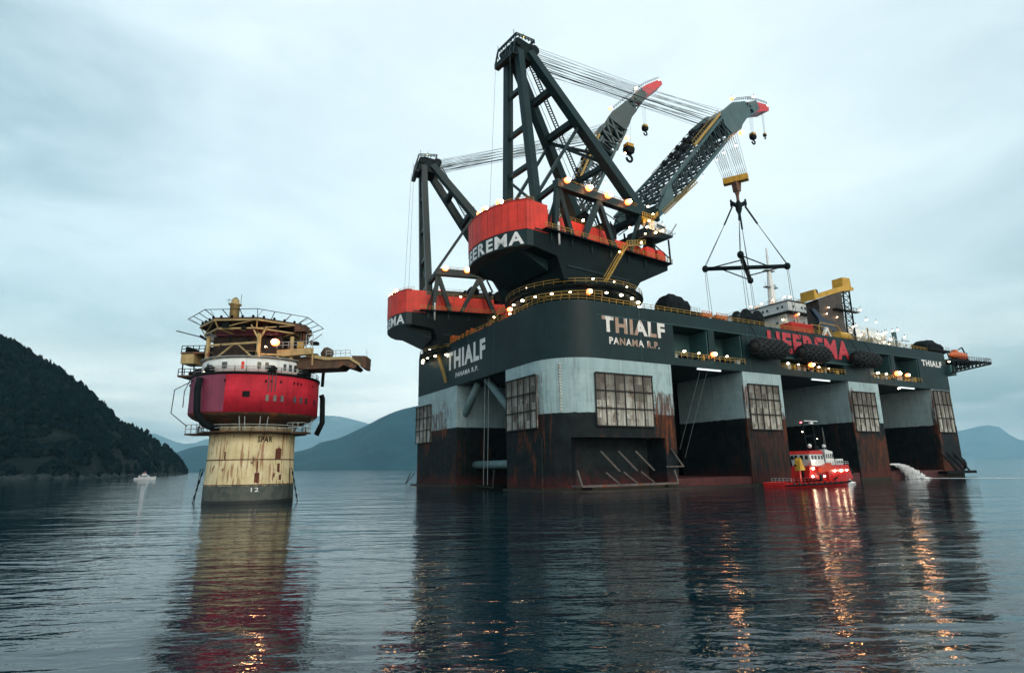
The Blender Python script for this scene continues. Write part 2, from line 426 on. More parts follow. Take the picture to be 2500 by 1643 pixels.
def lamp_mb(p, r=.5, d=Vector((0, 0, -1)), post=None):
    """lamp head: dark housing, glowing lens, and an added halo shell on big ones"""
    mb = MB(); p = Vector(p)
    o_ = Vector((-post[0], -post[1], 0)) if post else Vector((0, 0, 0))
    o_ = o_.normalized() * r * .72 if o_.length > .01 else Vector((0, -1, 0)) * r * .72
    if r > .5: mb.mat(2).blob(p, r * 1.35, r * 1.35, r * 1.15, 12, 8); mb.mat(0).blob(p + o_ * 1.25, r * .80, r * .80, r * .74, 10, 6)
    else: mb.mat(0).blob(p, r, r, r * .62, 10, 6)
    mb.mat(1).lathe(p.x, p.y, [(r * .55, p.z + r * .55), (r * .8, p.z + r * .62), (r * .3, p.z + r * 1.1)], 8)
    if post: mb.mat(1).beam(p + Vector((0, 0, r * .6)), p + Vector(post), .12)
    return mb

# ================================================================== SETTING
# water -------------------------------------------------------------
def water_mat():
    m, t, b = nodes('fjord_water')
    o = add(t, 'ShaderNodeTexCoord').outputs['Object']
    b.inputs['Base Color'].default_value = (.0006, .014, .022, 1)
    b.inputs['Roughness'].default_value = .035; b.inputs['IOR'].default_value = 1.333
    def nn(scale, stretch, rot, detail, dist=.0):
        mp = add(t, 'ShaderNodeMapping'); mp.inputs['Scale'].default_value = stretch; mp.inputs['Rotation'].default_value = (0, 0, rot)
        t.links.new(o, mp.inputs[0])
        n = add(t, 'ShaderNodeTexNoise'); n.inputs['Scale'].default_value = scale; n.inputs['Detail'].default_value = detail; n.inputs['Roughness'].default_value = .5; n.inputs['Distortion'].default_value = dist
        t.links.new(mp.outputs[0], n.inputs['Vector']); return n.outputs['Fac']
    swell = nn(.13, (.45, 1.3, 1), .25, 2, .4)
    chop = nn(.42, (.5, 1.5, 1), -.35, 2, .5)
    rip = nn(1.5, (.6, 1.3, 1), .15, 3, .3)
    fine = nn(5.0, (.8, 1.2, 1), -.1, 2)
    calm = nn(.02, (1, 1, 1), 0, 2)
    mr = add(t, 'ShaderNodeMapRange'); mr.inputs['From Min'].default_value = .35; mr.inputs['From Max'].default_value = .65; mr.inputs['To Min'].default_value = .45; mr.inputs['To Max'].default_value = 1.25
    t.links.new(calm, mr.inputs[0])
    h = mth(t, 'MULTIPLY', swell, .42)
    h = mth(t, 'ADD', h, mth(t, 'MULTIPLY', mth(t, 'MULTIPLY', chop, .23), mr.outputs[0]))
    h = mth(t, 'ADD', h, mth(t, 'MULTIPLY', mth(t, 'MULTIPLY', rip, .068), mr.outputs[0]))
    h = mth(t, 'ADD', h, mth(t, 'MULTIPLY', fine, .009))
    n = add(t, 'ShaderNodeBump'); n.inputs['Distance'].default_value = 1.0; n.inputs['Strength'].default_value = WATER_STRENGTH
    t.links.new(h, n.inputs['Height']); t.links.new(n.outputs[0], b.inputs['Normal'])
    return m
WATER_STRENGTH = .62
mb = MB(); X, Y0, Y1 = 47900, -390, 45900
mb.v += [(-X, Y0, 0), (X, Y0, 0), (X, Y1, 0), (-X, Y1, 0)]; mb.face([0, 1, 2, 3])
single('water', mb, water_mat(), None, None, kind='structure')

# hills -------------------------------------------------------------
def px_dir(x, y):
    d = _fw + _r2 * ((x - 1250) / F_PX) - _u2 * ((y - 821.5) / F_PX)
    return Vector((d.x / d.y, 1, d.z / d.y))
def interp(tab, x):
    if x <= tab[0][0]: return tab[0][1]
    for (a, b), (c, d) in zip(tab[:-1], tab[1:]):
        if x <= c: return b + (d - b) * (x - a) / (c - a)
    return tab[-1][1]
def hill_mesh(sil, shore, back, nseg, rows, rough, x0, x1, seed):
    """terrain whose skyline follows a surveyed outline: each bearing has its own shore and crest distance"""
    mb = MB(); cols = []
    for i in range(nseg + 1):
        px = x0 + (x1 - x0) * i / nseg
        d = px_dir(px, interp(sil, px)); ds = interp(shore, px); dc = ds + interp(back, px)
        zc = max(1.0, CAM_H + d.z * dc)
        col = []
        for j in range(rows + 1):
            t = j / rows
            dd = ds + (dc - ds) * min(1.0, t / .62) if t <= .62 else dc + (t - .62) / .38 * (dc - ds) * 1.3
            if t <= .62:
                k = t / .62; zz = zc * (k ** .92)
            else:
                k = (t - .62) / .38; zz = zc * (1 - k * .85)
            x, y = d.x * dd, dd
            nn = noise.fractal(Vector((x / rough + seed, y / rough, seed)), 1.0, 2.2, 5)
            edge = min(1, 4 * k * (1 - k)) if t <= .62 else .5
            zz += nn * zc * (.13 if rough < 100 else .30) * edge
            if j == 0: zz = -2.0
            col.append((x, y, zz))
        cols.append(col)
    for col in cols: mb.v += col
    n = rows + 1
    for i in range(nseg):
        for j in range(rows): mb.face([i * n + j, (i + 1) * n + j, (i + 1) * n + j + 1, i * n + j + 1], True)
    return mb, cols
def hill_mat(name, a, b_, c_, sc_):
    m, t, b = nodes(name)
    o = add(t, 'ShaderNodeTexCoord').outputs['Object']
    c = mixc(t, noise_fac(t, o, sc_, .35, .65, detail=8), a, b_)
    c = mixc(t, noise_fac(t, o, sc_ * 3, .60, .72, detail=6, off=8), c, c_)
    t.links.new(c, b.inputs['Base Color']); b.inputs['Roughness'].default_value = .95; b.inputs['Specular IOR Level'].default_value = .1
    return m
near_sil = [(-1500, 420), (-700, 560), (-300, 690), (-60, 795), (0, 818), (34, 840), (98, 880), (141, 900), (180, 931), (203, 948), (245, 987), (281, 1029), (293, 1038), (315, 1045), (352, 1063), (394, 1091), (428, 1108), (450, 1131), (457, 1149), (458, 1152)]
near_shore = [(-1500, 260), (-700, 420), (-300, 560), (0, 640), (100, 660), (200, 700), (300, 790), (400, 1150), (457, 1560), (460, 1600)]
near_back = [(-1500, 300), (0, 330), (200, 260), (300, 240), (400, 160), (457, 60)]
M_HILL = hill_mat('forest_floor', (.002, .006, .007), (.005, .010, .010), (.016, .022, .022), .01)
mbh, cols = hill_mesh(near_sil, near_shore, near_back, 150, 30, 60, -1500, 458, 3.1)
single('hill', mbh, M_HILL, None, None, kind='structure')
# trees of the near hillside: one wood
def forest():
    mb = MB(); rnd = random.Random(11)
    ico = []
    for k in range(5):
        ico.append((math.cos(2 * PI * k / 5), math.sin(2 * PI * k / 5)))
    n = 0
    for i in range(30, 150):
        for j in range(0, 20):
            px = -1500 + 1958 * (i + .5) / 150
            if px < -260: continue
            cnt = 11
            for q in range(cnt):
                fi, fj = rnd.random(), rnd.random()
                a = Vector(cols[i][j]); b = Vector(cols[i + 1][j]); c = Vector(cols[i][j + 1]); d = Vector(cols[i + 1][j + 1])
                p = a.lerp(b, fi).lerp(c.lerp(d, fi), fj)
                if p.z < 3.0 and rnd.random() < .6: continue
                mb.k = rnd.choice((0, 0, 1, 1, 2))
                cut = px > 415
                h = rnd.uniform(3.5, 9.5) * (.6 if cut else 1) * (1.25 if rnd.random() < .1 else 1); w = h * rnd.uniform(.34, .6)
                b0 = len(mb.v); ph = rnd.random() * 6
                if noise.noise(Vector((p.x / 55, p.y / 55, p.z / 30))) > .22 and p.z < 70: continue
                conif = rnd.random() < (.25 if j > 15 else .15)
                if j in (17, 18, 19): h *= rnd.uniform(.8, 1.6)
                lv = ((.12, .55), (.42, 1.0), (.72, .8), (1.0, .12)) if not conif else ((.06, 1.0), (.4, .62), (.72, .32), (1.12, .02))
                for zf, wf in lv:
                    for cx, sy in ico:
                        jj = rnd.uniform(.7, 1.3)
                        ca, sa = math.cos(ph), math.sin(ph)
                        mb.v.append((p.x + (cx * ca - sy * sa) * w * wf * jj, p.y + (cx * sa + sy * ca) * w * wf * jj, p.z + h * zf * rnd.uniform(.93, 1.07) - .5))
                for r0 in range(3):
                    for k in range(5):
                        k2 = (k + 1) % 5; mb.face([b0 + r0 * 5 + k, b0 + r0 * 5 + k2, b0 + r0 * 5 + 5 + k2, b0 + r0 * 5 + 5 + k])
                mb.face([b0 + 15 + k for k in range(5)])
                n += 1
    return mb
def leaf_mat(name, col):
    m, t, b = nodes(name)
    o = add(t, 'ShaderNodeTexCoord').outputs['Object']
    c = mixc(t, noise_fac(t, o, .06, .3, .7, detail=6), tuple(x * .6 for x in col), tuple(x * 1.4 for x in col))
    t.links.new(c, b.inputs['Base Color']); b.inputs['Roughness'].default_value = 1; b.inputs['Specular IOR Level'].default_value = 0
    return m
single('forest', forest(), [leaf_mat('leaf_dark', (.0015, .006, .009)), leaf_mat('leaf_mid', (.0028, .009, .0115)), leaf_mat('leaf_bare', (.008, .0135, .0150))],
       'dark mixed wood covering the steep hillside on the left shore', 'forest', kind='stuff')
# bare rock along the shore of the near hill
mbr = MB(); rr = random.Random(4)
for i in range(70, 149):
    for q in range(2):
        a = Vector(cols[i][0]).lerp(Vector(cols[i + 1][0]), rr.random())
        w = rr.uniform(4, 11); mbr.blob((a.x + rr.uniform(-3, 3), a.y - rr.uniform(0, 4), .3), w, rr.uniform(3, 6), rr.uniform(1.5, 6), 7, 4, .25)
single('shore_rock', mbr, hill_mat('shore_rock', (.010, .018, .021), (.034, .046, .050), (.008, .014, .014), .15), None, None, kind='structure')

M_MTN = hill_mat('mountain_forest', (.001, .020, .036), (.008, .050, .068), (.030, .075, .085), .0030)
mid_sil = [(-600, 1090), (300, 1110), (425, 1106), (464, 1092), (500, 1085), (560, 1092), (640, 1106), (719, 1103), (758, 1095), (769, 1083), (830, 1069), (894, 1038), (937, 1015), (975, 1000), (1040, 985), (1200, 960), (1500, 990), (1900, 1060), (2150, 1110), (2300, 1118), (2330, 1119)]
mbm, _ = hill_mesh(mid_sil, [(-600, 8600), (425, 9600), (700, 8700), (950, 8000), (2330, 10600)], [(-600, 2600), (2330, 2600)], 140, 26, 1300, -600, 2330, 7.7)
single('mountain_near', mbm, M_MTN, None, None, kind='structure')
far_sil = [(-900, 1040), (200, 1080), (349, 1061), (374, 1054), (422, 1075), (461, 1085), (500, 1072), (600, 1058), (680, 1040), (744, 1022), (787, 1011), (830, 1015), (894, 1031), (980, 1060), (1400, 1040), (2000, 1050), (2250, 1062), (2342, 1051), (2362, 1047), (2393, 1039), (2424, 1037), (2446, 1043), (2458, 1055), (2475, 1070), (2500, 1074), (2560, 1080), (2800, 1060), (3600, 1020)]
mbf, _ = hill_mesh(far_sil, [(-900, 24000), (900, 25000), (1000, 30000), (3600, 30000)], [(-900, 4500), (3600, 4500)], 190, 18, 3200, -900, 3600, 1.3)
single('mountain_far', mbf, hill_mat('mountain_snow_haze', (.15, .21, .24), (.22, .29, .32), (.5, .54, .56), .0009), None, None, kind='structure')  # pale blue base paints in distance haze; white patches are snow

# ================================================================== CRANE VESSEL
DZ, BZ = 42.9, 29.4          # deck, underside of the deck box
LEN, WID, FIL = 167.0, 88.4, 11.0
def arc(cx, cy, r, a0, a1, n=9):
    return [(cx + r * math.cos(R_(a0 + (a1 - a0) * i / n)), cy + r * math.sin(R_(a0 + (a1 - a0) * i / n))) for i in range(n + 1)]
def outline(notches=(), depth=6.5, r=FIL):
    p = arc(r, r, r, 180, 270, 26)
    for a, b in notches: p += [(a, 0), (a, depth), (b, depth), (b, 0)]
    p += [(LEN, 0), (LEN, WID)]
    p += arc(2, WID - 2, 2, 90, 180, 4)
    return p
V = Thing('crane_vessel', 'huge dark green semi-submersible crane vessel on rusty columns', 'crane vessel', SHIP)
mb = MB()
mb.prism(outline(), BZ, 31.3).prism(outline(((34.8, 47.2), (49.4, 60), (75.3, 105), (121, 131.6), (134, 148.5))), 31.3, 34.2)
mb.prism(outline(((34.8, 47.2), (49.4, 60), (121, 131.6), (134, 148.5))), 34.2, 39.5).prism(outline(), 39.5, DZ)
deck = V.part('deck_box', mb, M_HULL)
# plate seams and sponson strip
mb = MB()
for x in (24, 62.5, 96, 118, 152): mb.box(x, x + .12, -.06, .0, BZ + .3, DZ - .3)
mb.box(FIL, LEN, -.10, 0, 39.62, 39.8); mb.box(62, 120, -.18, 0, 34.4, 34.75)
for y in (30, 46, 62, 76): mb.box(-.06, 0, y, y + .12, BZ + .3, DZ - .3)
V.part('plate_seam', mb, M_HULLIN, deck, each='prim')
# bulwark lining of the open bays
mb = MB()
for a, b in ((35.0, 47.0), (49.6, 59.8), (121.2, 131.4), (134.2, 148.3)):
    mb.box(a, b, 6.2, 6.45, 31.5, 39.3); mb.box(b - .3, b - .05, .2, 6.2, 31.5, 39.3)
V.part('bay_lining', mb, M_HULLIN, each='touch')
# columns
def rrect(x0, x1, y0, y1, r, corners):
    p = []
    p += arc(x0 + r, y0 + r, r, 180, 270, 26) if 0 in corners else [(x0, y0)]
    p += arc(x1 - r, y0 + r, r, 270, 360, 7) if 1 in corners else [(x1, y0)]
    p += arc(x1 - r, y1 - r, r, 0, 90, 7) if 2 in corners else [(x1, y1)]
    p += arc(x0 + r, y1 - r, r, 90, 180, 7) if 3 in corners else [(x0, y1)]
    return p
def rack_y(x0, x1, z0, z1, nx, nz, y=-.0):
    """rack panel on the side face (normal -y)"""
    a = MB().box(x0, x1, y - .25, y - .0, z0, z1)
    b = MB(); w = (x1 - x0) / nx; h = (z1 - z0) / nz
    for i in range(nx + 1): b.box(x0 + i * w - .10, x0 + i * w + .10, y - .45, y - .252, z0, z1)
    for j in range(nz + 1): b.box(x0 - .1, x1 + .1, y - .62, y - .452, z0 + j * h - .13, z0 + j * h + .13)
    return a, b
def rack_x(y0, y1, z0, z1, ny, nz, x=0):
    a = MB().box(x - .25, x, y0, y1, z0, z1)
    b = MB(); w = (y1 - y0) / ny; h = (z1 - z0) / nz
    for i in range(ny + 1): b.box(x - .45, x - .252, y0 + i * w - .10, y0 + i * w + .10, z0, z1)
    for j in range(nz + 1): b.box(x - .62, x - .452, y0 - .1, y1 + .1, z0 + j * h - .13, z0 + j * h + .13)
    return a, b
M_RACKBAR = paint('rack_bar', (.012, .014, .014), .7, .4, .8, rust=.2)
M_RACKBAR2 = paint('rack_bar_pale', (.26, .32, .32), .6, .3, .8, rust=.3)
# near corner column with a deep recess in its foot on the long side
def col_near(y0, y1, flip):
    mb = MB()
    if not flip:
        mb.prism(rrect(.02, 33.2, .02, 24, FIL - .05, (0,)), 11.6, BZ)
        # foot: recess x 2..28.5, y 0..5, z 1.2..11.6
        foot = [(.02, 24), (.02, 8)] + arc(FIL, FIL, FIL - .03, 196, 232, 4) + [(7.5, 5.5), (28.8, 5.5), (29.6, .02), (33.2, .02), (33.2, 24)]
        mb.prism(foot, -6, 11.6)
        mb.prism([(8, .4), (29, .4), (28, 5.4), (9, 5.4)], -6, 1.0)
    else:
        mb.prism(rrect(.02, 33.2, y0, y1 - .02, 2, (3,)), -6, BZ)
    return mb
c1 = V.part('column', col_near(0, 24, False), M_COL)
a, b = rack_y(9.6, 26.4, 14.1, 26.0, 6, 3); g = V.part('fender_rack', a, M_RACK, c1); V.part('rack_frame', b, M_RACKBAR, c1)
a, b = rack_x(9.0, 23.2, 14.0, 26.2, 5, 3); V.part('fender_rack', a, M_RACK, c1); V.part('rack_frame', b, M_RACKBAR, c1)
c1b = V.part('column', col_near(54.3, WID, True), M_COL)
a, b = rack_x(73.9, 87.4, 13.6, 25.7, 4, 3); V.part('fender_rack', a, M_RACK, c1b); V.part('rack_frame', b, M_RACKBAR, c1b)
for k, (x0, x1, gx0, gx1, z0, z1, n) in enumerate(((58.9, 74.6, 60.2, 72.6, 14.1, 26.1, 5), (106.2, 122.1, 106.8, 119.0, 14.3, 26.3, 5), (154.2, LEN, 153.9 + .7, 165.4, 14.7, 29.0, 4))):
    c_ = V.part('column', MB().prism([(x0, .02), (x1, .02), (x1, 24), (x0, 24)], -6, BZ), M_COL)
    a, b = rack_y(gx0, gx1, z0, z1, n, 3, .02); V.part('fender_rack', a, M_RACK, c_); V.part('rack_frame', b, M_RACKBAR, c_)
    V.part('column', MB().prism([(x0, 64), (x1, 64), (x1, WID), (x0, WID)], -6, BZ), M_COL)
V.part('pontoon', MB().prism([(33.2, .3), (LEN, .3), (LEN, 26), (33.2, 26)], -8, 2.2), M_REDPONT)
V.part('pontoon', MB().prism([(33.2, 62), (LEN, 62), (LEN, 88), (33.2, 88)], -8, 1.6), M_REDPONT)
mb = MB()
mb.box(33.4, 163.9, 26.2, 27, -5, BZ - .01).box(90, 163.9, 55, 57, -5, BZ - .01).box(164, 166, 24, 64, -5, BZ - .01)  # black walls added inside the hull to keep the bays dark
V.part('added_shade_wall', mb, M_BLACK, each='prim')
M_BRACE = paint('brace_pale', (.12, .20, .21), .55, .3, .3, rust=.2)
for a, b in (((3, 45.5, 29.3), (3, 59.4, 16.7)), ((3, 40, 29.3), (3, 24.2, 17.5))):
    V.part('diagonal_brace', MB().tube([a, b], 1.05, 12), M_BRACE)
V.part('cross_pipe', MB().tube([(6, 24, 6.2), (6, 54, 6.2)], 1.1, 12), M_BRACE)
V.part('cross_pipe', MB().tube([(30, 24, 5.0), (30, 64, 5.0)], 2.2, 12), M_BLACK)
# mooring wires down the front
for y in (37.5, 35.2): V.part('mooring_wire', MB().tube([(1.0, y, BZ), (.2, y - .3, 1)], .07, 5), M_ROPEG)
for (x, z, x2, z2) in ((45, 29.3, 34.5, 9), (47.5, 29.3, 36, 7)): V.part('mooring_wire', MB().tube([(x, 1.5, z), (x2, .4, z2)], .06, 5), M_ROPE)
# bolster struts in the foot recess
mb = MB()
for x in (12.5, 17.5, 22.5):
    mb.beam((x - 1.6, .6, 8.6), (x + 1.2, -2.2, 4.2), .35)
    mb.beam((x - 1.2, -.4, 4.0), (x + .6, -2.6, 1.6), .28)
mb.beam((3, -2.8, 1.3), (30, -2.8, 1.3), .45); mb.beam((3, -2.8, 1.3), (2.2, -2.4, 4.6), .4); mb.beam((30, -2.8, 1.3), (29.4, -2.4, 4.2), .4)
for x in (3, 30): mb.beam((x, -2.8, 1.3), (x, .5, 1.3), .35)
mb.beam((28, -1.5, 5.0), (33.5, -1.5, 5.0), .25); mb.beam((33.5, -1.5, 5.0), (31.4, -.2, 8.8), .22); mb.beam((31.0, -.3, 9.2), (33.2, -1.5, 5.0), .16)
V.part('anchor_bolster', mb, paint('bolster_steel', (.10, .09, .085), .7, .4, .8, rust=.5), each='prim')
mb = MB()
mb.beam((-.4, 30, 4.8), (-2.6, 26.5, .4), .25); mb.beam((-2.6, 26.5, .6), (-2.6, 36, .9), .2); mb.beam((-.2, 80, 4.5), (-2, 82, .5), .2); mb.beam((-.2, 78.6, 4.5), (-1.8, 81, .5), .15); mb.beam((-1.5, 88.6, 4), (-2.8, 89.8, .3), .25); mb.beam((0, 88.6, 4), (-2.8, 89.8, .3), .2)
V.part('anchor_bolster', mb, M_RACKBAR, each='prim')
# anchor at the far corner
mb = MB().blob((168.6, 2, 4.2), 1.9, 2.3, 2.5, 9, 6, .18).box(150, 169.5, -2.6, -.02, 1.0, 1.9)
for x in (153, 157, 161): mb.beam((x, .3, 8.4), (x + 4.5, -2.2, 2.0), .4)
V.part('anchor', mb, M_BLACK)
V.part('pontoon_ledge', MB().prism([(-1.2, 24), (-1.2, 9), (1.5, 2.5), (6, -.6), (12, -2.4), (58, -2.4), (58, .25), (33.2, .25), (33.2, 1), (9, .4), (1, 8), (.0, 24)], -3, .32), paint('slimy_ledge', (.020, .016, .012), .5, .6, .5, rust=.25))
V.part('pontoon_ledge', MB().prism([(-1.6, WID), (-1.6, 54), (0, 54), (0, WID)], -3, .4), paint('slimy_ledge', (.020, .016, .012)))
# --- lettering
def on_side(x0, x1, z0, z1, y=-.07, sh=0): return lambda u, v: (x0 + (x1 - x0) * u, y, z0 + (z1 - z0) * v + sh * u)
def on_front(y0, y1, z0, z1, x=-.07): return lambda u, v: (x, y0 + (y1 - y0) * u, z0 + (z1 - z0) * v)
def worn_mat():
    m, t, b = nodes('letter_patchy')
    o = add(t, 'ShaderNodeTexCoord').outputs['Object']
    c = mixc(t, noise_fac(t, o, .33, .50, .53, detail=1, stretch=(1, 1, .25), off=2), (.68, .68, .66), (.33, .22, .16))
    c = mixc(t, mth(t, 'MULTIPLY', noise_fac(t, o, 1.2, .5, .7, off=4), .5), c, (.40, .40, .38))
    t.links.new(c, b.inputs['Base Color']); b.inputs['Roughness'].default_value = .6; return m
M_WORN = worn_mat()
V.part('name_lettering', letters('THIALF', on_side(12.5, 32.0, 35.8, 39.6), .045), M_WORN, deck, 'large peeling white name on the long side by the corner')
V.part('port_lettering', letters('PANAMA', on_side(14.4, 24.9, 33.0, 34.7), .03), M_WORN, deck); V.part('port_lettering', letters('R.P.', on_side(26.0, 29.9, 33.0, 34.7), .03), M_WORN, deck)
V.part('name_lettering', letters('THIALF', on_front(61.6, 35.2, 34.6, 40.2), .045), M_LETTER, deck, 'large clean white name on the short end')
V.part('port_lettering', letters('PANAMA', on_front(55.0, 44.9, 31.8, 33.2), .03), M_LETTER, deck); V.part('port_lettering', letters('R.P.', on_front(43.8, 39.6, 31.8, 33.2), .03), M_LETTER, deck)
V.part('name_lettering', letters('THIALF', on_side(150.8, 164.0, 37.4, 39.5, -.07), .045), M_LETTER, deck, 'small white name at the far end of the side')
V.part('owner_lettering', letters('HEEREMA', on_side(70.6, 109.0, 35.9, 41.9, -.2), .045), paint('letter_red', (.42, .03, .045), .5, .2, .6), deck)
# --- draught scale on the rounded corner
mb = MB(); cx_, cy_ = FIL + (FIL + .02) * math.cos(R_(222)), FIL + (FIL + .02) * math.sin(R_(222))
for i in range(16): mb.box(cx_ - .32, cx_ + .12, cy_ - .2, cy_ + .2, 17.6 + i * .68, 17.6 + i * .68 + .36)
V.part('draught_scale', mb, paint('draught_paint', (.5, .5, .46), .6, .2, 1, rust=.45), c1)
# --- deck-edge railing (yellow), following the rounded corner
pl = [(LEN - 1, .4, DZ), (62, .4, DZ), (24, .4, DZ)] + [(x, y, DZ) for x, y in arc(FIL, FIL, FIL - .4, 270, 180, 8)] + [(.4, 24, DZ), (.4, WID - 2, DZ)]
mb = MB().rail(pl, 1.25, .05, 2.2)
V.part('deck_railing', mb, M_YEL)
# raised walkway bulge round the near tub
mb = MB(); A = [(16.5 + 18.2 * math.cos(R_(a)), 16.5 + 18.2 * math.sin(R_(a)), DZ + .9) for a in range(196, 262, 6)]
mb.rail(A, 1.3, .06, 2.2)
V.part('tub_railing', mb, M_YEL)
# galleries: floor rails and clutter inside the bays
mb = MB()
for a, b in ((34.8, 60), (75.3, 105), (120, 148.5)):
    mb.rail([(a, -.35, 31.4), (b, -.35, 31.4)], 1.3, .05, 2.0)
V.part('gallery_railing', mb, M_YEL, each='prim')
mb = MB(); rnd = random.Random(3)
for a, b in ((35.5, 46), (50, 59), (76, 104), (121.5, 131), (135, 148)):
    x = a
    while x < b:
        w = rnd.uniform(.5, 1.6); h = rnd.uniform(.5, 1.6)
        mb.mat(rnd.choice((0, 0, 1, 2))).box(x, x + w, .6, .6 + rnd.uniform(.5, 1.5), 31.35, 31.35 + h); x += w + rnd.uniform(.4, 2.2)
V.part('gear_box', mb, [M_YEL, M_GALV, M_BLACK], each='touch')
mb = MB().box(137.2, 139.0, 3.0, 5.0, 31.4, 34.4).box(137.4, 138.8, 3.0, 4.5, 36.0, 38.4)
V.part('winch_cabinet', mb, M_WHITE, each='prim')
LR = random.Random(99)
def lamp(T, p, r, m, post=(0, 0, 1.2), parent=None):
    big = r > .5; r = r * LR.uniform(.72, 1.18) if not big else max(.56, r * LR.uniform(.85, 1.2))
    return T.part('floodlight', lamp_mb(p, r, post=post), [m, M_BLACK, L_HALO], parent)
for x, z, r, m in ((37.6, 33.0, .42, L_WHITE), (42.6, 32.9, .36, L_WHITE), (47.9, 33.0, .62, L_WARM), (52.9, 32.9, .36, L_WHITE), (77.7, 32.8, .34, L_WHITE), (82.3, 32.8, .34, L_WHITE), (88.2, 33.1, .62, L_WARM), (91.7, 32.7, .26, L_WARMS), (96.5, 32.6, .2, L_WARMS),
                   (122.0, 32.9, .4, L_WHITE), (126.8, 32.9, .36, L_WHITE), (133.4, 33.4, .72, L_WARM), (139.2, 33.2, .5, L_WHITE)):
    lamp(V, (x, -.6, z), r, m, (0, .7, .8))
lamp(V, (133, -.5, 28.5), .45, L_WARM, (0, .4, .9))
for x in (47.0, 93.5, 140): V.part('strip_light', MB().box(x - 4.2, x + 4.2, .3, .7, BZ - .5, BZ - .15), emit('strip_lamp', (.8, .95, 1), .8))
# stair ladder on the short end, hanging deck clutter
mb = MB()
for dy in (0, 1.1):
    mb.beam((-.7, 70.5 - dy, 44), (-.7, 61.5 - dy, 31), .22); mb.beam((-.7, 70.5 - dy, 45.1), (-.7, 61.5 - dy, 32.1), .1)
for i in range(26):
    t = i / 26; mb.beam((-.7, 70.5 - 9 * t, 44 - 13 * t), (-.7, 69.4 - 9 * t, 44 - 13 * t), .16)
V.part('ladder', mb, M_YEL)
mb = MB(); rnd = random.Random(8)
mb.mat(0).box(.6, 3.4, 58.6, 64.6, DZ, DZ + 2.7)
y = 57.8
while y > 26:
    w = rnd.uniform(.5, 2.2); h = rnd.uniform(.7, 2.3) * (1 if y > 44 else .75)
    mb.mat(rnd.choice((0, 0, 1, 2))).box(.6, .6 + rnd.uniform(.6, 2), y - w, y, DZ, DZ + h)
    if rnd.random() < .5: mb.mat(2).beam((.8, y, DZ), (.8, y - rnd.uniform(1, 3), DZ + rnd.uniform(1.5, 3)), .12)
    y -= w + rnd.uniform(.1, .9)
V.part('deck_locker', mb, [M_ORANGE, M_YEL, M_BLACK], each='touch')

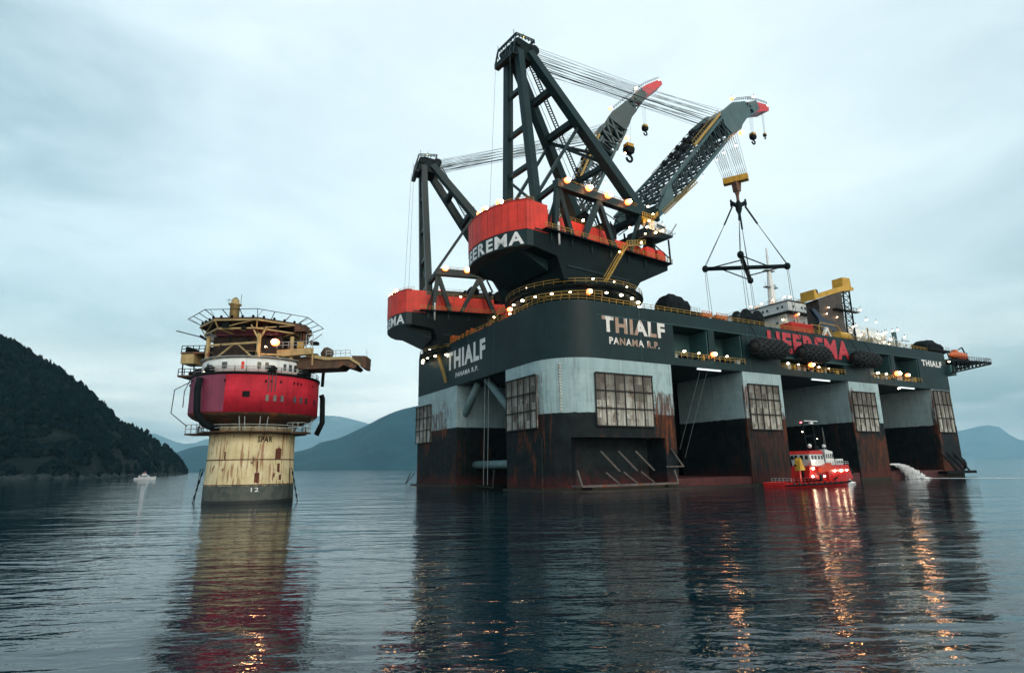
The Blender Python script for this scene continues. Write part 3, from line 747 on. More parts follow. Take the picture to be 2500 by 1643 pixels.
# ================================================================== CRANES
PIV = Vector((25.4, 0, 75.2))
def build_crane(fr, label, tub_z, dang, hooks, grp):
    T = Thing('heavy_lift_crane', label, 'crane', fr, (0, 0, tub_z), grp)
    # tub
    tub = T.part('slewing_tub', MB().lathe(0, 0, [(15.2, tub_z), (15.2, 45.8), (16.6, 45.8), (16.6, 46.6), (14.4, 46.6), (13.6, 50.2)], 56), M_CRANE_D)
    mb = MB().lathe(0, 0, [(15.25, 46.62), (18.0, 46.7), (18.0, 47.0), (15.2, 47.0)], 56, cap=False)
    ring = [(17.8 * math.cos(2 * PI * k / 44), 17.8 * math.sin(2 * PI * k / 44), 47.0) for k in range(44)]
    T.part('ring_walkway', mb, M_CRANE_D); T.part('ring_railing', MB().rail(ring, 1.3, .05, 2.6, closed=True), M_YEL)
    for k in range(0, 360, 15):
        a = R_(k)
        lamp(T, (16.9 * math.cos(a), 16.9 * math.sin(a), 45.2), .48 if k % 30 == 0 else .36, L_WHITE, (0, 0, .7), tub)
    for k in range(7, 360, 24):
        a = R_(k); lamp(T, (14.6 * math.cos(a), 14.6 * math.sin(a), 49.2), .26, L_WHITE, (0, 0, .8), tub)
    # undercarriage and machinery platform
    mb = MB().slab([(-22.9, 58.8), (-22.9, 54.2), (-16, 53.2), (-14, 47.9), (9, 47.9), (12.5, 51.8), (24, 57.2), (24, 58.8)][::-1], -12.4, 12.4)
    base = T.part('slewing_platform', mb, M_CRANE_D)
    mb = MB()
    for x in (-18, -11.5, -5, 1.5, 8, 14.5): mb.box(x, x + .35, -12.75, -12.4, 56.4, 58.7)
    mb.box(-22.5, 24, -12.65, -12.41, 58.3, 58.65)
    mb.box(-13, 8, -12.62, -12.41, 51.2, 51.6)
    T.part('platform_stiffener', mb, M_CRANE, base, each='prim')
    rear = [(-22.9, -12.4), (-22.9, 12.4), (-24.6, 12.2), (-26.7, 9.4), (-28.2, 5.2), (-28.8, 0), (-28.2, -5.2), (-26.7, -9.4), (-24.6, -12.2)][::-1]
    rear = [(-22.9, 12.4), (-24.6, 12.2), (-26.9, 8.6), (-28.2, 4.6), (-28.8, 0), (-28.2, -4.6), (-26.9, -8.6), (-24.6, -12.2), (-22.9, -12.4)]
    mb = MB().prism(rear, 54.2, 58.05)
    mb.slab([(-24.5, 54.2), (-22.9, 54.2), (-16, 53.2), (-16, 50.5)], -9, 9)
    T.part('counterweight', mb, M_CRANE)
    grow = [(x * 1.002 + (0 if x > -23 else -.05), y * 1.006) for x, y in rear]
    mb = MB().prism([(-18.5, -12.4), (-18.5, 12.4)] + grow, 58.06, 65.2)
    mb.prism([(4.5, -9.6), (4.5, 9.6), (-18.6, 9.6), (-18.6, -9.6)], 58.85, 64.8); mb.prism([(12.5, -9.4), (12.5, 9.4), (4.6, 9.4), (4.6, -9.4)], 58.85, 63.4)
    for cx in (16.2,): mb.lathe(cx, -6.2, [(3.1, 58.85), (3.1, 63.6), (2.6, 64.0)], 20); mb.lathe(cx, 6.2, [(3.1, 58.85), (3.1, 63.6), (2.6, 64.0)], 20)
    house = T.part('machinery_house', mb, M_RED)
    mb = MB()
    for i in range(len(grow) - 1):
        (xa, ya), (xb, yb) = grow[i], grow[i + 1]
        mb.beam((xa, ya, 65.3), (xb, yb, 65.3), .25)
    for x in (-14, -9, -4, 1): mb.box(x, x + .18, -9.72, -9.6, 58.9, 64.7)
    mb.box(-12, -9.5, -9.74, -9.6, 61.2, 62.6)
    for i in range(len(grow) - 1):
        A_, B_ = Vector((*grow[i], 0)), Vector((*grow[i + 1], 0))
        for q in (.0, .5): p_ = A_.lerp(B_, q); n_ = (p_ - Vector((-20, 0, 0))).normalized() * .04; mb.beam((p_.x + n_.x, p_.y + n_.y, 58.1), (p_.x + n_.x, p_.y + n_.y, 65.1), .045)
    T.part('house_trim', mb, paint('trim_red', (.30, .014, .010), .5, .2, .5), house, each='touch')
    mb = MB().rail([(x * .97, y * .97, 65.2) for x, y in grow], 1.1, .045, 2.0); mb.rail([(-18, -9.3, 64.8), (4.3, -9.3, 64.8)], 1.1, .045, 2.2)
    T.part('roof_railing', mb, M_YEL)
    # company lettering wrapped round the counterweight
    path = [Vector((x, y)) for x, y in rear[::1]]
    seg = [(path[i + 1] - path[i]).length for i in range(len(path) - 1)]; tot = sum(seg)
    def wrap(u, v):
        s = tot * (.10 + .82 * u); i = 0
        while i < len(seg) - 1 and s > seg[i]: s -= seg[i]; i += 1
        d = (path[i + 1] - path[i]).normalized(); p = path[i] + d * s; n = Vector((-d.y, d.x)); n = -n if n.dot(p - Vector((-20, 0))) < 0 else n
        p = p + n * .09
        return (p.x, p.y, 54.5 + 3.1 * v)
    def fine(mb):      # split the long letter edges so they follow the curve
        return mb
    T.part('lettering', letters('HEEREMA', wrap, .03, True), M_LETTER, house)
    # platform walkway and railing
    mb = MB().box(-20.5, 24, -14.2, -12.42, 58.5, 58.7).box(-18, 24, 12.42, 14.0, 58.5, 58.7)
    T.part('side_walkway', mb, M_CRANE_D)
    T.part('side_railing', MB().rail([(-20.5, -14.1, 58.7), (24, -14.1, 58.7), (24, -6, 58.8)], 1.25, .055, 1.9), M_YEL, each='prim')
    # gantry
    def leg(a, b, w, w2, m=M_CRANE): T.part('gantry_leg', MB().beam(a, b, w, w, (0, 1, 0), w2, w2), m)
    topz = 117.5
    ft, rt = {}, {}
    for s in (-1, 1):
        rt[s] = (Vector((-16.4, 6.3 * s, 64.5)), Vector((-18.3, 2.3 * s, 114))); ft[s] = (Vector((15.8, 11 * s, 73)), Vector((-15.3, 2.9 * s, 113.6)))
        leg(*rt[s], 2.0, 1.9); leg(*ft[s], 2.7, 2.2)
    mb = MB()
    for t in (.24, .47, .69, .90): mb.beam(rt[-1][1].lerp(rt[-1][0], t), rt[1][1].lerp(rt[1][0], t), 1.15)
    for t in (.22, .42, .70): mb.beam(ft[-1][1].lerp(ft[-1][0], t), ft[1][1].lerp(ft[1][0], t), 1.7 if t < .5 else 1.3)
    mb.beam(rt[-1][0].lerp(rt[-1][1], .08), rt[1][0].lerp(rt[1][1], .30), .6)
    for s in (-1, 1):
        mb.beam(rt[s][0].lerp(rt[s][1], .12), ft[s][1].lerp(ft[s][0], .45), .75)
        mb.beam(rt[s][0].lerp(rt[s][1], .10), (-14.8, 12 * s, 71.8), 1.2)
    mb.beam(ft[1][1].lerp(ft[1][0], .42), ft[-1][1].lerp(ft[-1][0], .70), .7)
    T.part('cross_brace', mb, M_CRANE, each='prim')
    mb = MB().rail([ft[1][1].lerp(ft[1][0], .42) + Vector((1, 0, 1)), ft[-1][1].lerp(ft[-1][0], .42) + Vector((1, 0, 1))], 1.2, .05, 1.6)
    T.part('brace_railing', mb, M_YEL)
    # side girders with their V legs
    for s in (-1, 1):
        mb = MB().beam((-15.5, 12 * s, 71.8), (16.5, 11.6 * s, 72.2), 1.9, 2.1, (0, 0, 1)); T.part('side_girder', mb, M_CRANE)
        mb = MB()
        for x0, x1 in ((-14.8, -16.2), (-14.8, -10.6), (-1.2, -7.2), (-1.2, 4.0), (14.5, 9.5), (15.5, 20.5)):
            mb.beam((x0, 12 * s, 71), (x1, 11.9 * s, 58.9), 1.25 if x0 < 10 else 1.0)
        mb.beam((-14.8, 12 * s, 70), (-18.0, 10.5 * s, 59), .5)
        T.part('support_leg', mb, M_CRANE, each='prim')
        T.part('walkway_rail', MB().rail([(-13, 12 * s, 72.9), (14, 12 * s, 73.2)], 1.0, .04, 2.2), M_YEL)
    # heavy front frame carrying the boom feet
    mb = MB()
    for s in (-1, 1):
        mb.beam((13, 9.5 * s, 72), (25.4, 8.4 * s, 75.2), 2.4, 3.4, (0, 0, 1)); mb.beam((25, 8.4 * s, 74.4), (17, 9.5 * s, 59), 1.3)
        mb.lathe(25.4, 8.4 * s, [(1.2, 73.6), (1.2, 76.9)], 12)
    mb.beam((14, -11, 70.2), (14, 11, 70.2), 1.5); mb.beam((3, -11, 66.5), (3, 11, 66.5), 1.0); mb.beam((21, -9, 69), (21, 9, 69), 1.3)
    rnd = random.Random(5)
    for k in range(60):
        x = rnd.uniform(-6, 20); y = rnd.uniform(-8, 8); z = rnd.uniform(61, 70)
        mb.beam((x, y, z), (x + rnd.uniform(-5, 5), y + rnd.uniform(-3, 3), z + rnd.uniform(-3, 4)), rnd.uniform(.2, .5))
    T.part('boom_foot_frame', mb, M_CRANE_D)
    mb = MB()
    for y in (-6, 0, 6):
        mb.tube([(-2, y - 2.2, 67.5), (-2, y + 2.2, 67.5)], 1.9, 16); mb.tube([(7, y - 2.2, 66.5), (7, y + 2.2, 66.5)], 1.9, 16)
    T.part('winch_drum', mb, M_BLACK, each='prim')
    # cab platform
    mb = MB().slab([(11.5, 63.4), (22.5, 65.2), (24, 66.0), (24, 66.4), (12.5, 66.2)], -15, -9)
    T.part('cab_platform', mb, M_CRANE_D)
    mb = MB().beam((23.2, -14, 65.4), (23.4, -14, 58.8), .35).beam((18, -13, 64), (18.4, -12, 58.8), .8).beam((23.2, -14, 60), (18, -12, 64.5), .25).beam((13.5, -13, 60), (18, -12, 64.5), .25)
    T.part('cab_strut', mb, M_CRANE_D, each='prim')
    cab = T.part('operator_cab', MB().slab([(17.2, 66.45), (21.6, 66.45), (22.4, 68.0), (22.0, 69.2), (17.2, 69.4)], -14.4, -11.2), M_WHITE)
    T.part('window', MB().slab([(18.2, 67.6), (21.4, 67.5), (21.7, 68.6), (18.2, 68.8)], -14.46, -14.405), M_GLASS, cab)
    T.part('cab_railing', MB().rail([(12.5, -14.9, 66.3), (24, -14.9, 66.4), (24, -9.5, 66.4)], 1.2, .05, 1.5), M_GALV)
    T.part('cab_boom', MB().beam((23.5, -14, 66.5), (26.6, -14.5, 70.6), .3).beam((24, -14.3, 66.6), (26.2, -14.3, 68), .2), M_GALV)
    for x0, x1 in ((14.6, 18.0), (18.9, 22.2)):
        T.part('equipment_box', MB().box(x0, x1, -13.4, -11, 58.9, 61.6).box(x0 + .3, x1 - .3, -13.2, -11.2, 61.61, 62.0), M_RED)
    mb = MB().box(14.5, 19.0, -12.9, -10.2, 69.6, 70.6)
    mb.rail([(14.5, -12.9, 70.6), (19, -12.9, 70.6), (21.5, -12.5, 72.6)], 1.3, .07, .9); mb.rail([(12.5, -14.6, 66.4), (15.5, -12.9, 69.2)], 1.3, .08, .8)
    T.part('foot_walkway', mb, M_YEL2)
    # stair from platform to ring
    mb = MB()
    for dy in (0, -1.0):
        mb.beam((11.5, -14.3 + dy, 61.2), (5, -14.3 + dy, 59.4), .25); mb.beam((5, -14.3 + dy, 59.4), (-3.2, -14.6 + dy, 48.6), .3); mb.beam((5, -14.3 + dy, 60.6), (-3.2, -14.6 + dy, 49.8), .12)
    for i in range(22): t = i / 22; mb.beam((5 - 8.2 * t, -14.3, 59.4 - 10.8 * t), (5 - 8.2 * t, -15.4, 59.4 - 10.8 * t), .2)
    mb.rail([(12, -15.3, 61.2), (5, -15.3, 59.5)], 1.2, .07, 1)
    T.part('stairway', mb, M_YEL)
    T.part('vent_pipe', MB().tube([(-15.9, -13.2, 61.3), (-15.9, -13.2, 55.7)], .25, 8), M_WHITE)
    # gantry head
    mb = MB().slab([(-19.8, 111.5), (-20.0, 115.2), (-18.5, 116.6), (-14.2, 116.0), (-13.2, 113.6), (-14.2, 110.8)], -3.3, 3.3)
    for y in (-3.4, -1.7, 0, 1.7, 3.4): mb.tube([(-13.6, y - .35, 115.0), (-13.6, y + .35, 115.0)], 1.35, 14); mb.tube([(-19.2, y - .35, 115.0), (-19.2, y + .35, 115.0)], 1.1, 14)
    hd = T.part('gantry_head', mb, M_CRANE_D)
    mb = MB().rail([(-21.4, -4.2, 110.6), (-21.4, 4.2, 110.6), (-20.4, 4.2, 115.6), (-20.4, -4.2, 115.6), (-14, -3.8, 116.6), (-14, 3.8, 116.6)], 1.1, .12, 1.0)
    mb.box(-21.6, -20.2, -4.2, 4.2, 110.3, 110.6)
    for k in range(5): mb.beam((-21.4, -4 + 2 * k, 110.6), (-20.4, -4 + 2 * k, 116), .2); mb.beam((-21.4, -4 + 2 * k, 110.6), (-20.4, -4 + 2 * ((k + 1) % 5), 114.4), .15)
    mb.beam((-19.5, -2, 116), (-19.5, -2, 119.6), .12); mb.beam((-21.2, 3, 113), (-21.2, 3, 117), .1)
    T.part('head_platform', mb, M_CRANE)
    # ladder tower from the head down to the foot frame
    a, b = Vector((-12.4, 1.6, 115.5)), Vector((12.5, 2.0, 72)); mb = MB()
    for dx, dz in ((0, 0), (1.3, .7)): mb.beam(a + Vector((dx, 0, dz)), b + Vector((dx, 0, dz)), .26)
    for i in range(70): t = i / 70; p = a.lerp(b, t); mb.beam(p, p + Vector((1.3, 0, .7)), .2)
    mb.beam(a + Vector((-1.6, 0, -1)), b + Vector((-2.6, 0, 0)), .1)
    T.part('gantry_ladder', mb, M_CRANE_D)
    # boom stop reaching forward
    p0 = ft[-1][1].lerp(ft[-1][0], .43); p1 = ft[1][1].lerp(ft[1][0], .43)
    mb = MB().beam(p0, (19, 1.5, 97), .9).beam(p1, (19, 2.0, 96.4), .7)
    T.part('boom_stop', mb, M_CRANE_D)
    # ---- boom (turned about the foot pin by dang)
    ca, sa = math.cos(R_(dang)), math.sin(R_(dang))
    def B(r, l, z):
        x, y = r - PIV.x, z - PIV.z
        return Vector((PIV.x + x * ca - y * sa, l, PIV.z + x * sa + y * ca))
    def turned(mb2):
        mb2.v = [tuple(B(*p)) for p in mb2.v]; return mb2
    lo = [(25.4, 75.2, 9), (38.5, 85.3, 8.4), (73.5, 119.2, 6.2)]
    up = [(27.3, 81.5, 9), (34, 88.6, 8.6), (68, 123.6, 6.2)]
    def along(tab, t):
        L = [math.hypot(tab[i + 1][0] - tab[i][0], tab[i + 1][1] - tab[i][1]) for i in range(2)]; s = t * sum(L)
        i = 0 if s < L[0] else 1
        s = s - (L[0] if i else 0); k = s / L[i]
        return [tab[i][j] + (tab[i + 1][j] - tab[i][j]) * k for j in range(3)]
    mb = MB(); N = 15
    for s in (-1, 1):
        for tab, w in ((lo, .95), (up, .8)):
            for i in range(2): mb.beam((tab[i][0], tab[i][2] * s, tab[i][1]), (tab[i + 1][0], tab[i + 1][2] * s, tab[i + 1][1]), w)
    chords = T.part('boom', turned(mb), M_BOOMGREY if False else paint('boom_chord', (.030, .075, .082), .45, .2, .3, rust=.05))
    mb = MB()
    P = lambda tab, t, s: (lambda q: Vector((q[0], q[2] * s, q[1])))(along(tab, t))
    for i in range(N):
        t0, t1, tm = i / N, (i + 1) / N, (i + .5) / N
        for s in (-1, 1):
            mb.beam(P(lo, t0, s), P(up, tm, s), .34); mb.beam(P(up, tm, s), P(lo, t1, s), .34)
            if i % 2: mb.beam(P(lo, t0, s), P(up, t0, s), .28)
        for tab in (lo, up):
            mb.beam(P(tab, t0, -1), P(tab, t0, 1), .36)
            if i % 2 == 0: mb.beam(P(tab, t0, -1), P(tab, t1, 1), .28)
            else: mb.beam(P(tab, t0, 1), P(tab, t1, -1), .28)
            mb.beam(P(tab, t0, 1 if i % 2 else -1), P(tab, tm, 0), .2)
        mb.beam(P(lo, t0, -1), P(up, t0, 1), .24)
    # inner ladder trusses and rope guides running up the boom
    for l in (-3.2, 3.2):
        for tab in (lo, up):
            mb.beam(P(tab, .04, l / 9), P(tab, .98, l / 7), .4)
    T.part('boom_lacing', turned(mb), paint('boom_lace', (.010, .026, .029), .5, .3, .4, rust=.1), chords)
    # plated lower legs of the boom
    for s in (-1, 1):
        mb = MB().slab([(24.6, 74.9), (26.2, 74.6), (33.6, 81.0), (32.6, 86.6), (30.8, 85.4)], 8.0 * s, 9.4 * s)
        T.part('boom_leg_plate', turned(mb), M_BOOMGREY)
    mb = MB()
    for s in (-1,):
        a_, b_ = P(lo, .03, s), P(lo, .40, s)
        off = Vector((.9, -.9, -.6)); mb.beam(a_ + off, b_ + off, .8, .15)
        for k in range(16):
            p = (a_ + off).lerp(b_ + off, k / 15); mb.beam(p, p + Vector((-.8, 0, 1.0)), .1)
        for q in (.5, 1.0): mb.beam(a_ + off + Vector((-.8, 0, 1.0)) * q, b_ + off + Vector((-.8, 0, 1.0)) * q, .11)
    a_, b_ = P(up, .55, -1), P(up, 1.0, -1); off = Vector((-1.4, 0, 1.4)); mb.beam(a_ + off * .7, b_ + off * .7, .7)
    for k in range(14): p = a_.lerp(b_, k / 13); mb.beam(p + off * .6, p + off * 1.5, .1)
    mb.beam(a_ + off * 1.5, b_ + off * 1.5, .12)
    T.part('boom_walkway', turned(mb), M_YEL, each='touch')
    # rope sheave clusters on the boom back
    mb = MB()
    for t in (.48, .58, .68, .78, .88):
        q = along(up, t)
        for l in (-2.5, 2.5): mb.blob((q[0] - 1.2, l, q[1] + 1.2), 1.0, .8, 1.0, 8, 5, .15)
        mb.beam((q[0] - 1.2, -4, q[1] + 1.2), (q[0] - 1.2, 4, q[1] + 1.2), .3)
    for l in (-3.4, -1.2, 1.2, 3.4): mb.beam((along(up, .35)[0] - 1.5, l, along(up, .35)[1] + 1.5), (along(up, .95)[0] - 1.5, l, along(up, .95)[1] + 1.5), .16)
    T.part('rope_sheaves', turned(mb), M_BLACK)
    # solid boom head
    head = [(69.2, 123.2), (66.8, 124.6), (76.4, 133.0), (81.5, 135.2), (90.4, 139.4), (95.4, 142.0), (97.2, 138.8), (90.4, 133.6), (84.6, 129.4), (81.4, 125.8), (80.2, 123.6), (77.3, 121.3), (72.6, 117.2), (70.6, 119.6)]
    mb = MB()
    main_ = [(69.2, 123.2), (66.8, 124.6), (76.4, 133.0), (81.5, 135.2), (84.8, 136.7), (88.2, 131.9), (84.6, 129.4), (81.4, 125.8), (80.2, 123.6), (77.3, 121.3), (72.6, 117.2), (70.6, 119.6)]
    outer_ = [(89.6, 139.0), (92.2, 140.3), (95.4, 142.0), (97.2, 138.8), (93.2, 135.6)]
    if dang:
        main_ = [(74.2, 130.9), (76.4, 133.0), (81.5, 135.2), (84.8, 136.7), (88.2, 131.9), (84.6, 129.4), (81.4, 125.8), (79.6, 124.6)]
        for s in (-1, 1):
            for a_, b_ in (((66.8, 124.6), (75, 131.6)), ((72.6, 117.2), (80.4, 125.0)), ((66.8, 124.6), (72.6, 117.2)), ((69.4, 126.8), (75.2, 119.8)), ((72.6, 117.2), (72.4, 129.2)), ((72.4, 129.2), (78, 122.6)), ((69.4, 126.8), (72.6, 117.2)), ((75.4, 120.0), (75, 131.4))):
                mb.beam((a_[0], 5.6 * s, a_[1]), (b_[0], 5.6 * s, b_[1]), .65)
    for s in (-1, 1):
        mb.slab(main_, 5.6 * s - .5, 5.6 * s + .5); mb.slab(outer_, 4.2 * s - .5, 4.2 * s + .5)
        for a_, b_ in (((84.5, 136.4), (89.8, 138.8)), ((87.9, 132.2), (93.4, 136.0)), ((84.5, 136.4), (91.2, 134.4)), ((87.9, 132.2), (89.8, 138.8)), ((86.4, 134.4), (91.6, 137.2))):
            mb.beam((a_[0], 5.4 * s, a_[1]), (b_[0], 4.4 * s, b_[1]), .5)
    mb.slab([(72, 127.8), (76.6, 132.3), (84, 136.0), (84.4, 135.2), (77, 131), (73, 127)], -5.05, 5.05); mb.box(90, 95, -3.65, 3.65, 138.6, 139.2)
    mb.slab([(78, 122.6), (81, 126.6), (87, 131.6), (86.6, 132.2), (80, 127.4), (77.4, 123.4)], -5.05, 5.05)
    hd2 = T.part('boom_head', turned(mb), M_BOOMGREY if dang == 0 else paint('boom_teal', (.016, .046, .050), .45, .25, .3, rust=.08))
    mb = MB()
    for k in range(9):
        l = -4.4 + k * 1.1; mb.tube([B(76.6, l - .3, 124.8), B(76.6, l + .3, 124.8)], 1.7, 14); 
    T.part('sheave', mb, M_CRANE_D, hd2, each='prim')
    mb = MB().slab([(93.6, 141.6), (100.0, 144.2), (106.6, 145.6), (108.4, 145.0), (108.2, 143.4), (103.4, 141.4), (97.0, 138.4)], -2.6, 2.6)
    jib = T.part('jib_tip', turned(mb), [M_REDJIB])
    mb = MB().rail([B(93, -2.6, 142.3), B(100, -2.6, 144.6), B(107, -2.6, 146)], 1.0, .05, 1.2); mb.rail([B(77, -5.6, 133.8), B(90, -5.6, 139.8)], 1.2, .06, 1.5)
    T.part('head_railing', mb, M_BLACK)
    # suspension ropes
    mb = MB(); rnd = random.Random(2)
    for k in range(22):
        l = -4.8 + 9.6 * k / 21
        a_ = Vector((-12.8, l * .75, 115.0 + (1.2 if k % 2 else -1.2))); b_ = B(69.5 + (k % 3) * 1.8, l * .95, 126.2 + (k % 3) * 1.8)
        m_ = a_.lerp(b_, .5) - Vector((0, 0, .5)); mb.tube([a_, m_, b_], .07, 4, cap=False)
    T.part('suspension_rope', mb, M_ROPEG, each='prim')
    mb = MB()
    for l in (-1.2, 1.6): mb.tube([(-12.8, l, 114.2), B(70, l, 125)], .16, 5, cap=False)
    T.part('pendant_rope', mb, M_ROPE, each='prim')
    mb = MB()
    for l in (-5.2, 5.2): mb.tube([(-21.8, l * .6, 113), (-23.0, l, 66.4)], .045, 4)
    T.part('backstay_rope', mb, M_ROPE, each='prim')
    # lamps
    for x in (-12.7, -5.5, 1.3, 8.6): lamp(T, (x, -13.3, 72.9), .72, L_WARM, (0, 1.0, .2))
    for x in (-9, 4): lamp(T, (x, 13.3, 73.0), .6, L_WARM, (0, -1.0, .2))
    lamp(T, (17.6, -12.4, 74.4), .4, L_WARMS)
    for x, y in ((-21.2, 4.6), (-17.5, -1.5), (-27.2, 3), (-27.8, 0), (-27.0, -5)): lamp(T, (x, y, 66.5), .62, L_WARM, (0, 0, -.9))
    for x, y, z in ((-7.5, -12.8, 64.0), (12.5, -15, 64.4), (16.5, -15.2, 65.6), (19.5, -15.2, 66.9), (14.6, -14.9, 68.6)): lamp(T, (x, y, z), .32, L_WARMS)
    for r, l, z, rd in ((78.0, -7.0, 120.8, .62), (75.0, -6.4, 115.0, .34), (76.5, -5.9, 134.6, .55), (92.0, -5.7, 141.6, .4), (108.0, -2.0, 146.0, .36), (61, -7.2, 104.5, .26), (52, -7.4, 95.8, .22), (66, -6.9, 109.0, .26)):
        lamp(T, B(r, l, z), rd, L_WARM if rd > .3 else L_WARMS)
    for l in (-3, 0, 3): lamp(T, (-15.6 + l * .5, l, 117.6), .3, emit('lamp_yellow', (1, .85, .2), 9))
    for x, y, z in ((16, -12.9, 67.8), (20.5, -11.6, 73.2), (12.8, -13.2, 62.6), (21.6, -13.6, 69.6), (3.0, -14.4, 57.6), (9, -13.0, 66)): lamp(T, (x, y, z), .34, L_WARMS)
    return T, B
CR1 = Frame(0, 0, 0, 0); CR1.M = SHIP.M @ Matrix.Translation((16.5, 16.5, 0)) @ Matrix.Rotation(R_(7.1), 4, 'Z')
CR2 = Frame(0, 0, 0, 0); CR2.M = SHIP.M @ Matrix.Translation((13.5, 71.0, -5.3)) @ Matrix.Rotation(R_(-10.8), 4, 'Z')
T1, B1 = build_crane(CR1, 'nearer and taller-looking red and green crane above the rounded hull corner, lifting a frame', DZ, 0, None, 'heavy lift cranes on the vessel')
T2, B2 = build_crane(CR2, 'farther red and green crane on the left end of the deck, its boom raised steeply', DZ + 5.3, 19.0, None, 'heavy lift cranes on the vessel')

# ------------------------------------------------------------------ hanging gear
def ship_from(fr, p): return SHIP.M.inverted() @ (fr.M @ Vector(p))
# main block of the near crane
c = Vector((97.4, 25.5, 106.0)); e0, e1 = Vector((95.2, 29.2, 106)), Vector((99.5, 21.8, 106))
T = Thing('lifting_block', 'long yellow lifting block hanging on many wires from the near boom', 'hook block', SHIP, tuple(c))
mb = MB().beam(e0, e1, 2.4, 2.2, (0, 0, 1)); blk = T.part('block_beam', mb, M_YEL2)
mb = MB(); d = (e1 - e0).normalized(); n = Vector((-d.y, d.x, 0))
for k in range(26):
    t = k / 25; t += .0 if k < 13 else .0
    p = e0.lerp(e1, .02 + .96 * t) + n * (.7 if k % 2 else -.7) + Vector((0, 0, 1))
    if .44 < t < .56: continue
    top = Vector(CR1.M @ B1(75 + 3.4 * (k % 2), -5 + 10 * (1 - t) , 122.5)); top = SHIP.M.inverted() @ top
    mb.tube([p, top], .085, 4, cap=False)
T.part('hoist_rope', mb, M_ROPEG, each='prim')
mb = MB().slab([(c.x - 1.5, 104.9), (c.x - .9, 101.2), (c.x + .9, 101.2), (c.x + 1.5, 104.9)], c.y - 1, c.y + 1).lathe(c.x, c.y, [(.9, 101.2), (.55, 99.6), (.5, 97.6)], 12)
T.part('hook_shank', mb, M_ORANGE if False else paint('hook_rust', (.12, .06, .035), .6, .3, 1, rust=.5))
mb = MB().tube([(c.x - 2.2, c.y + 1.4, 97.0), (c.x, c.y, 95.6), (c.x + 2.2, c.y - 1.4, 97.0)], .8, 10).lathe(c.x, c.y, [(.5, 97.8), (1.2, 96.4), (1.1, 94.4), (.5, 92.6)], 12)
for s in (-1, 1): mb.tube([(c.x + 2.1 * s, c.y - 1.4 * s, 95.6), (c.x + 2.1 * s, c.y - 1.4 * s, 98.2)], .35, 8)
T.part('hook', mb, M_CRANE_D)
# spreader
ends = [Vector((87.1, 34.1, 73)), Vector((111.0, 18.7, 73)), Vector((86.5, 18.3, 73)), Vector((113.0, 35.9, 73))]
sc_c = Vector((98.6, 27.2, 73))
S_ = Thing('spreader_frame', 'dark cross-shaped spreader frame slung under the lifting block', 'spreader frame', SHIP, tuple(sc_c))
mb = MB().tube([ends[0], ends[1]], .75, 12).tube([ends[2], ends[3] ], .75, 12)
S_.part('spreader_bar', mb, M_CRANE_D, each='prim')
mb = MB()
for e in ends: mb.blob(e, 1.15, 1.15, 1.3, 10, 6)
for a_, b_ in ((0, 3), (3, 1), (1, 2), (2, 0)):
    mb.tube([sc_c.lerp(ends[a_], .62), ends[b_].lerp(ends[b_], 0) if False else sc_c.lerp(ends[b_], .95)], .22, 6)
S_.part('spreader_tie', mb, M_CRANE_D, each='prim')
for i, e in enumerate(ends):
    mb = MB(); h0 = Vector((c.x + (1.9 if i in (1,) else -1.9 if i in (0,) else 0), c.y + (-1.2 if i == 1 else 1.2 if i == 0 else 0), 95.6))
    m_ = h0.lerp(e, .30); mb.tube([h0, m_], .32, 6); mb.tube([m_, e + Vector((.25, 0, .8))], .10, 5, cap=False); mb.tube([m_, e + Vector((-.25, 0, .8))], .10, 5, cap=False)
    S_.part('upper_sling', mb, M_CRANE_D)
for e in ends:
    mb = MB()
    for dx in (-.3, .45): mb.tube([e + Vector((dx, 0, -.8)), Vector((e.x + dx * 2.4, e.y - 1.0, DZ + 2.5))], .085, 5, cap=False)
    S_.part('lower_sling', mb, M_ROPE)
# small hook blocks
def hook(fr, B, r, l, zt, drop, size, label, cat='hook block', grp='hooks hanging from the boom tips'):
    top = fr.M @ B(r, l, zt); top = SHIP.M.inverted() @ top
    bz = top - Vector((0, 0, drop))
    T = Thing('hook_block', label, cat, SHIP, tuple(bz), grp)
    s = size
    mb = MB().slab([(bz.x - .8 * s, bz.z - .9 * s), (bz.x - 1.1 * s, bz.z + .2 * s), (bz.x - .5 * s, bz.z + 1.2 * s), (bz.x + .5 * s, bz.z + 1.2 * s), (bz.x + 1.1 * s, bz.z + .2 * s), (bz.x + .8 * s, bz.z - .9 * s)][::-1], bz.y - .7 * s, bz.y + .7 * s)
    T.part('block', mb, M_BLACK); T.part('block_cap', MB().box(bz.x - .85 * s, bz.x + .85 * s, bz.y - .72 * s, bz.y + .72 * s, bz.z + .55 * s, bz.z + 1.25 * s), M_YEL2)
    pts = [(bz.x + s * (.0 + .75 * math.sin(R_(a))), bz.y, bz.z - s * (2.0 - .75 * math.cos(R_(a)))) for a in range(0, 300, 30)]
    T.part('hook', MB().tube([(bz.x, bz.y, bz.z - .8 * s)] + pts, .26 * s, 7), M_BLACK)
    mb = MB()
    for dx in (-.6, -.2, .25, .6): mb.tube([bz + Vector((dx * s, 0, 1.1 * s)), top + Vector((dx * 1.6 * s, 0, 0))], .045, 4, cap=False)
    T.part('hoist_rope', mb, M_ROPEG)
    return T
hook(CR1, B1, 98.5, 0, 139.2, 9.4, 1.15, 'black hook block with yellow cap under the near boom tip, larger of its two')
hook(CR1, B1, 107.6, 0, 143.2, 9.6, .62, 'small black hook at the very tip of the near boom')
hook(CR2, B2, 98.0, 0, 139.0, 13, 1.15, 'dark hook block hanging from the red tip of the farther boom')
hook(CR2, B2, 85.5, -1.5, 131, 13.5, 1.9, 'big dark hook block with yellow cap under the farther boom head')

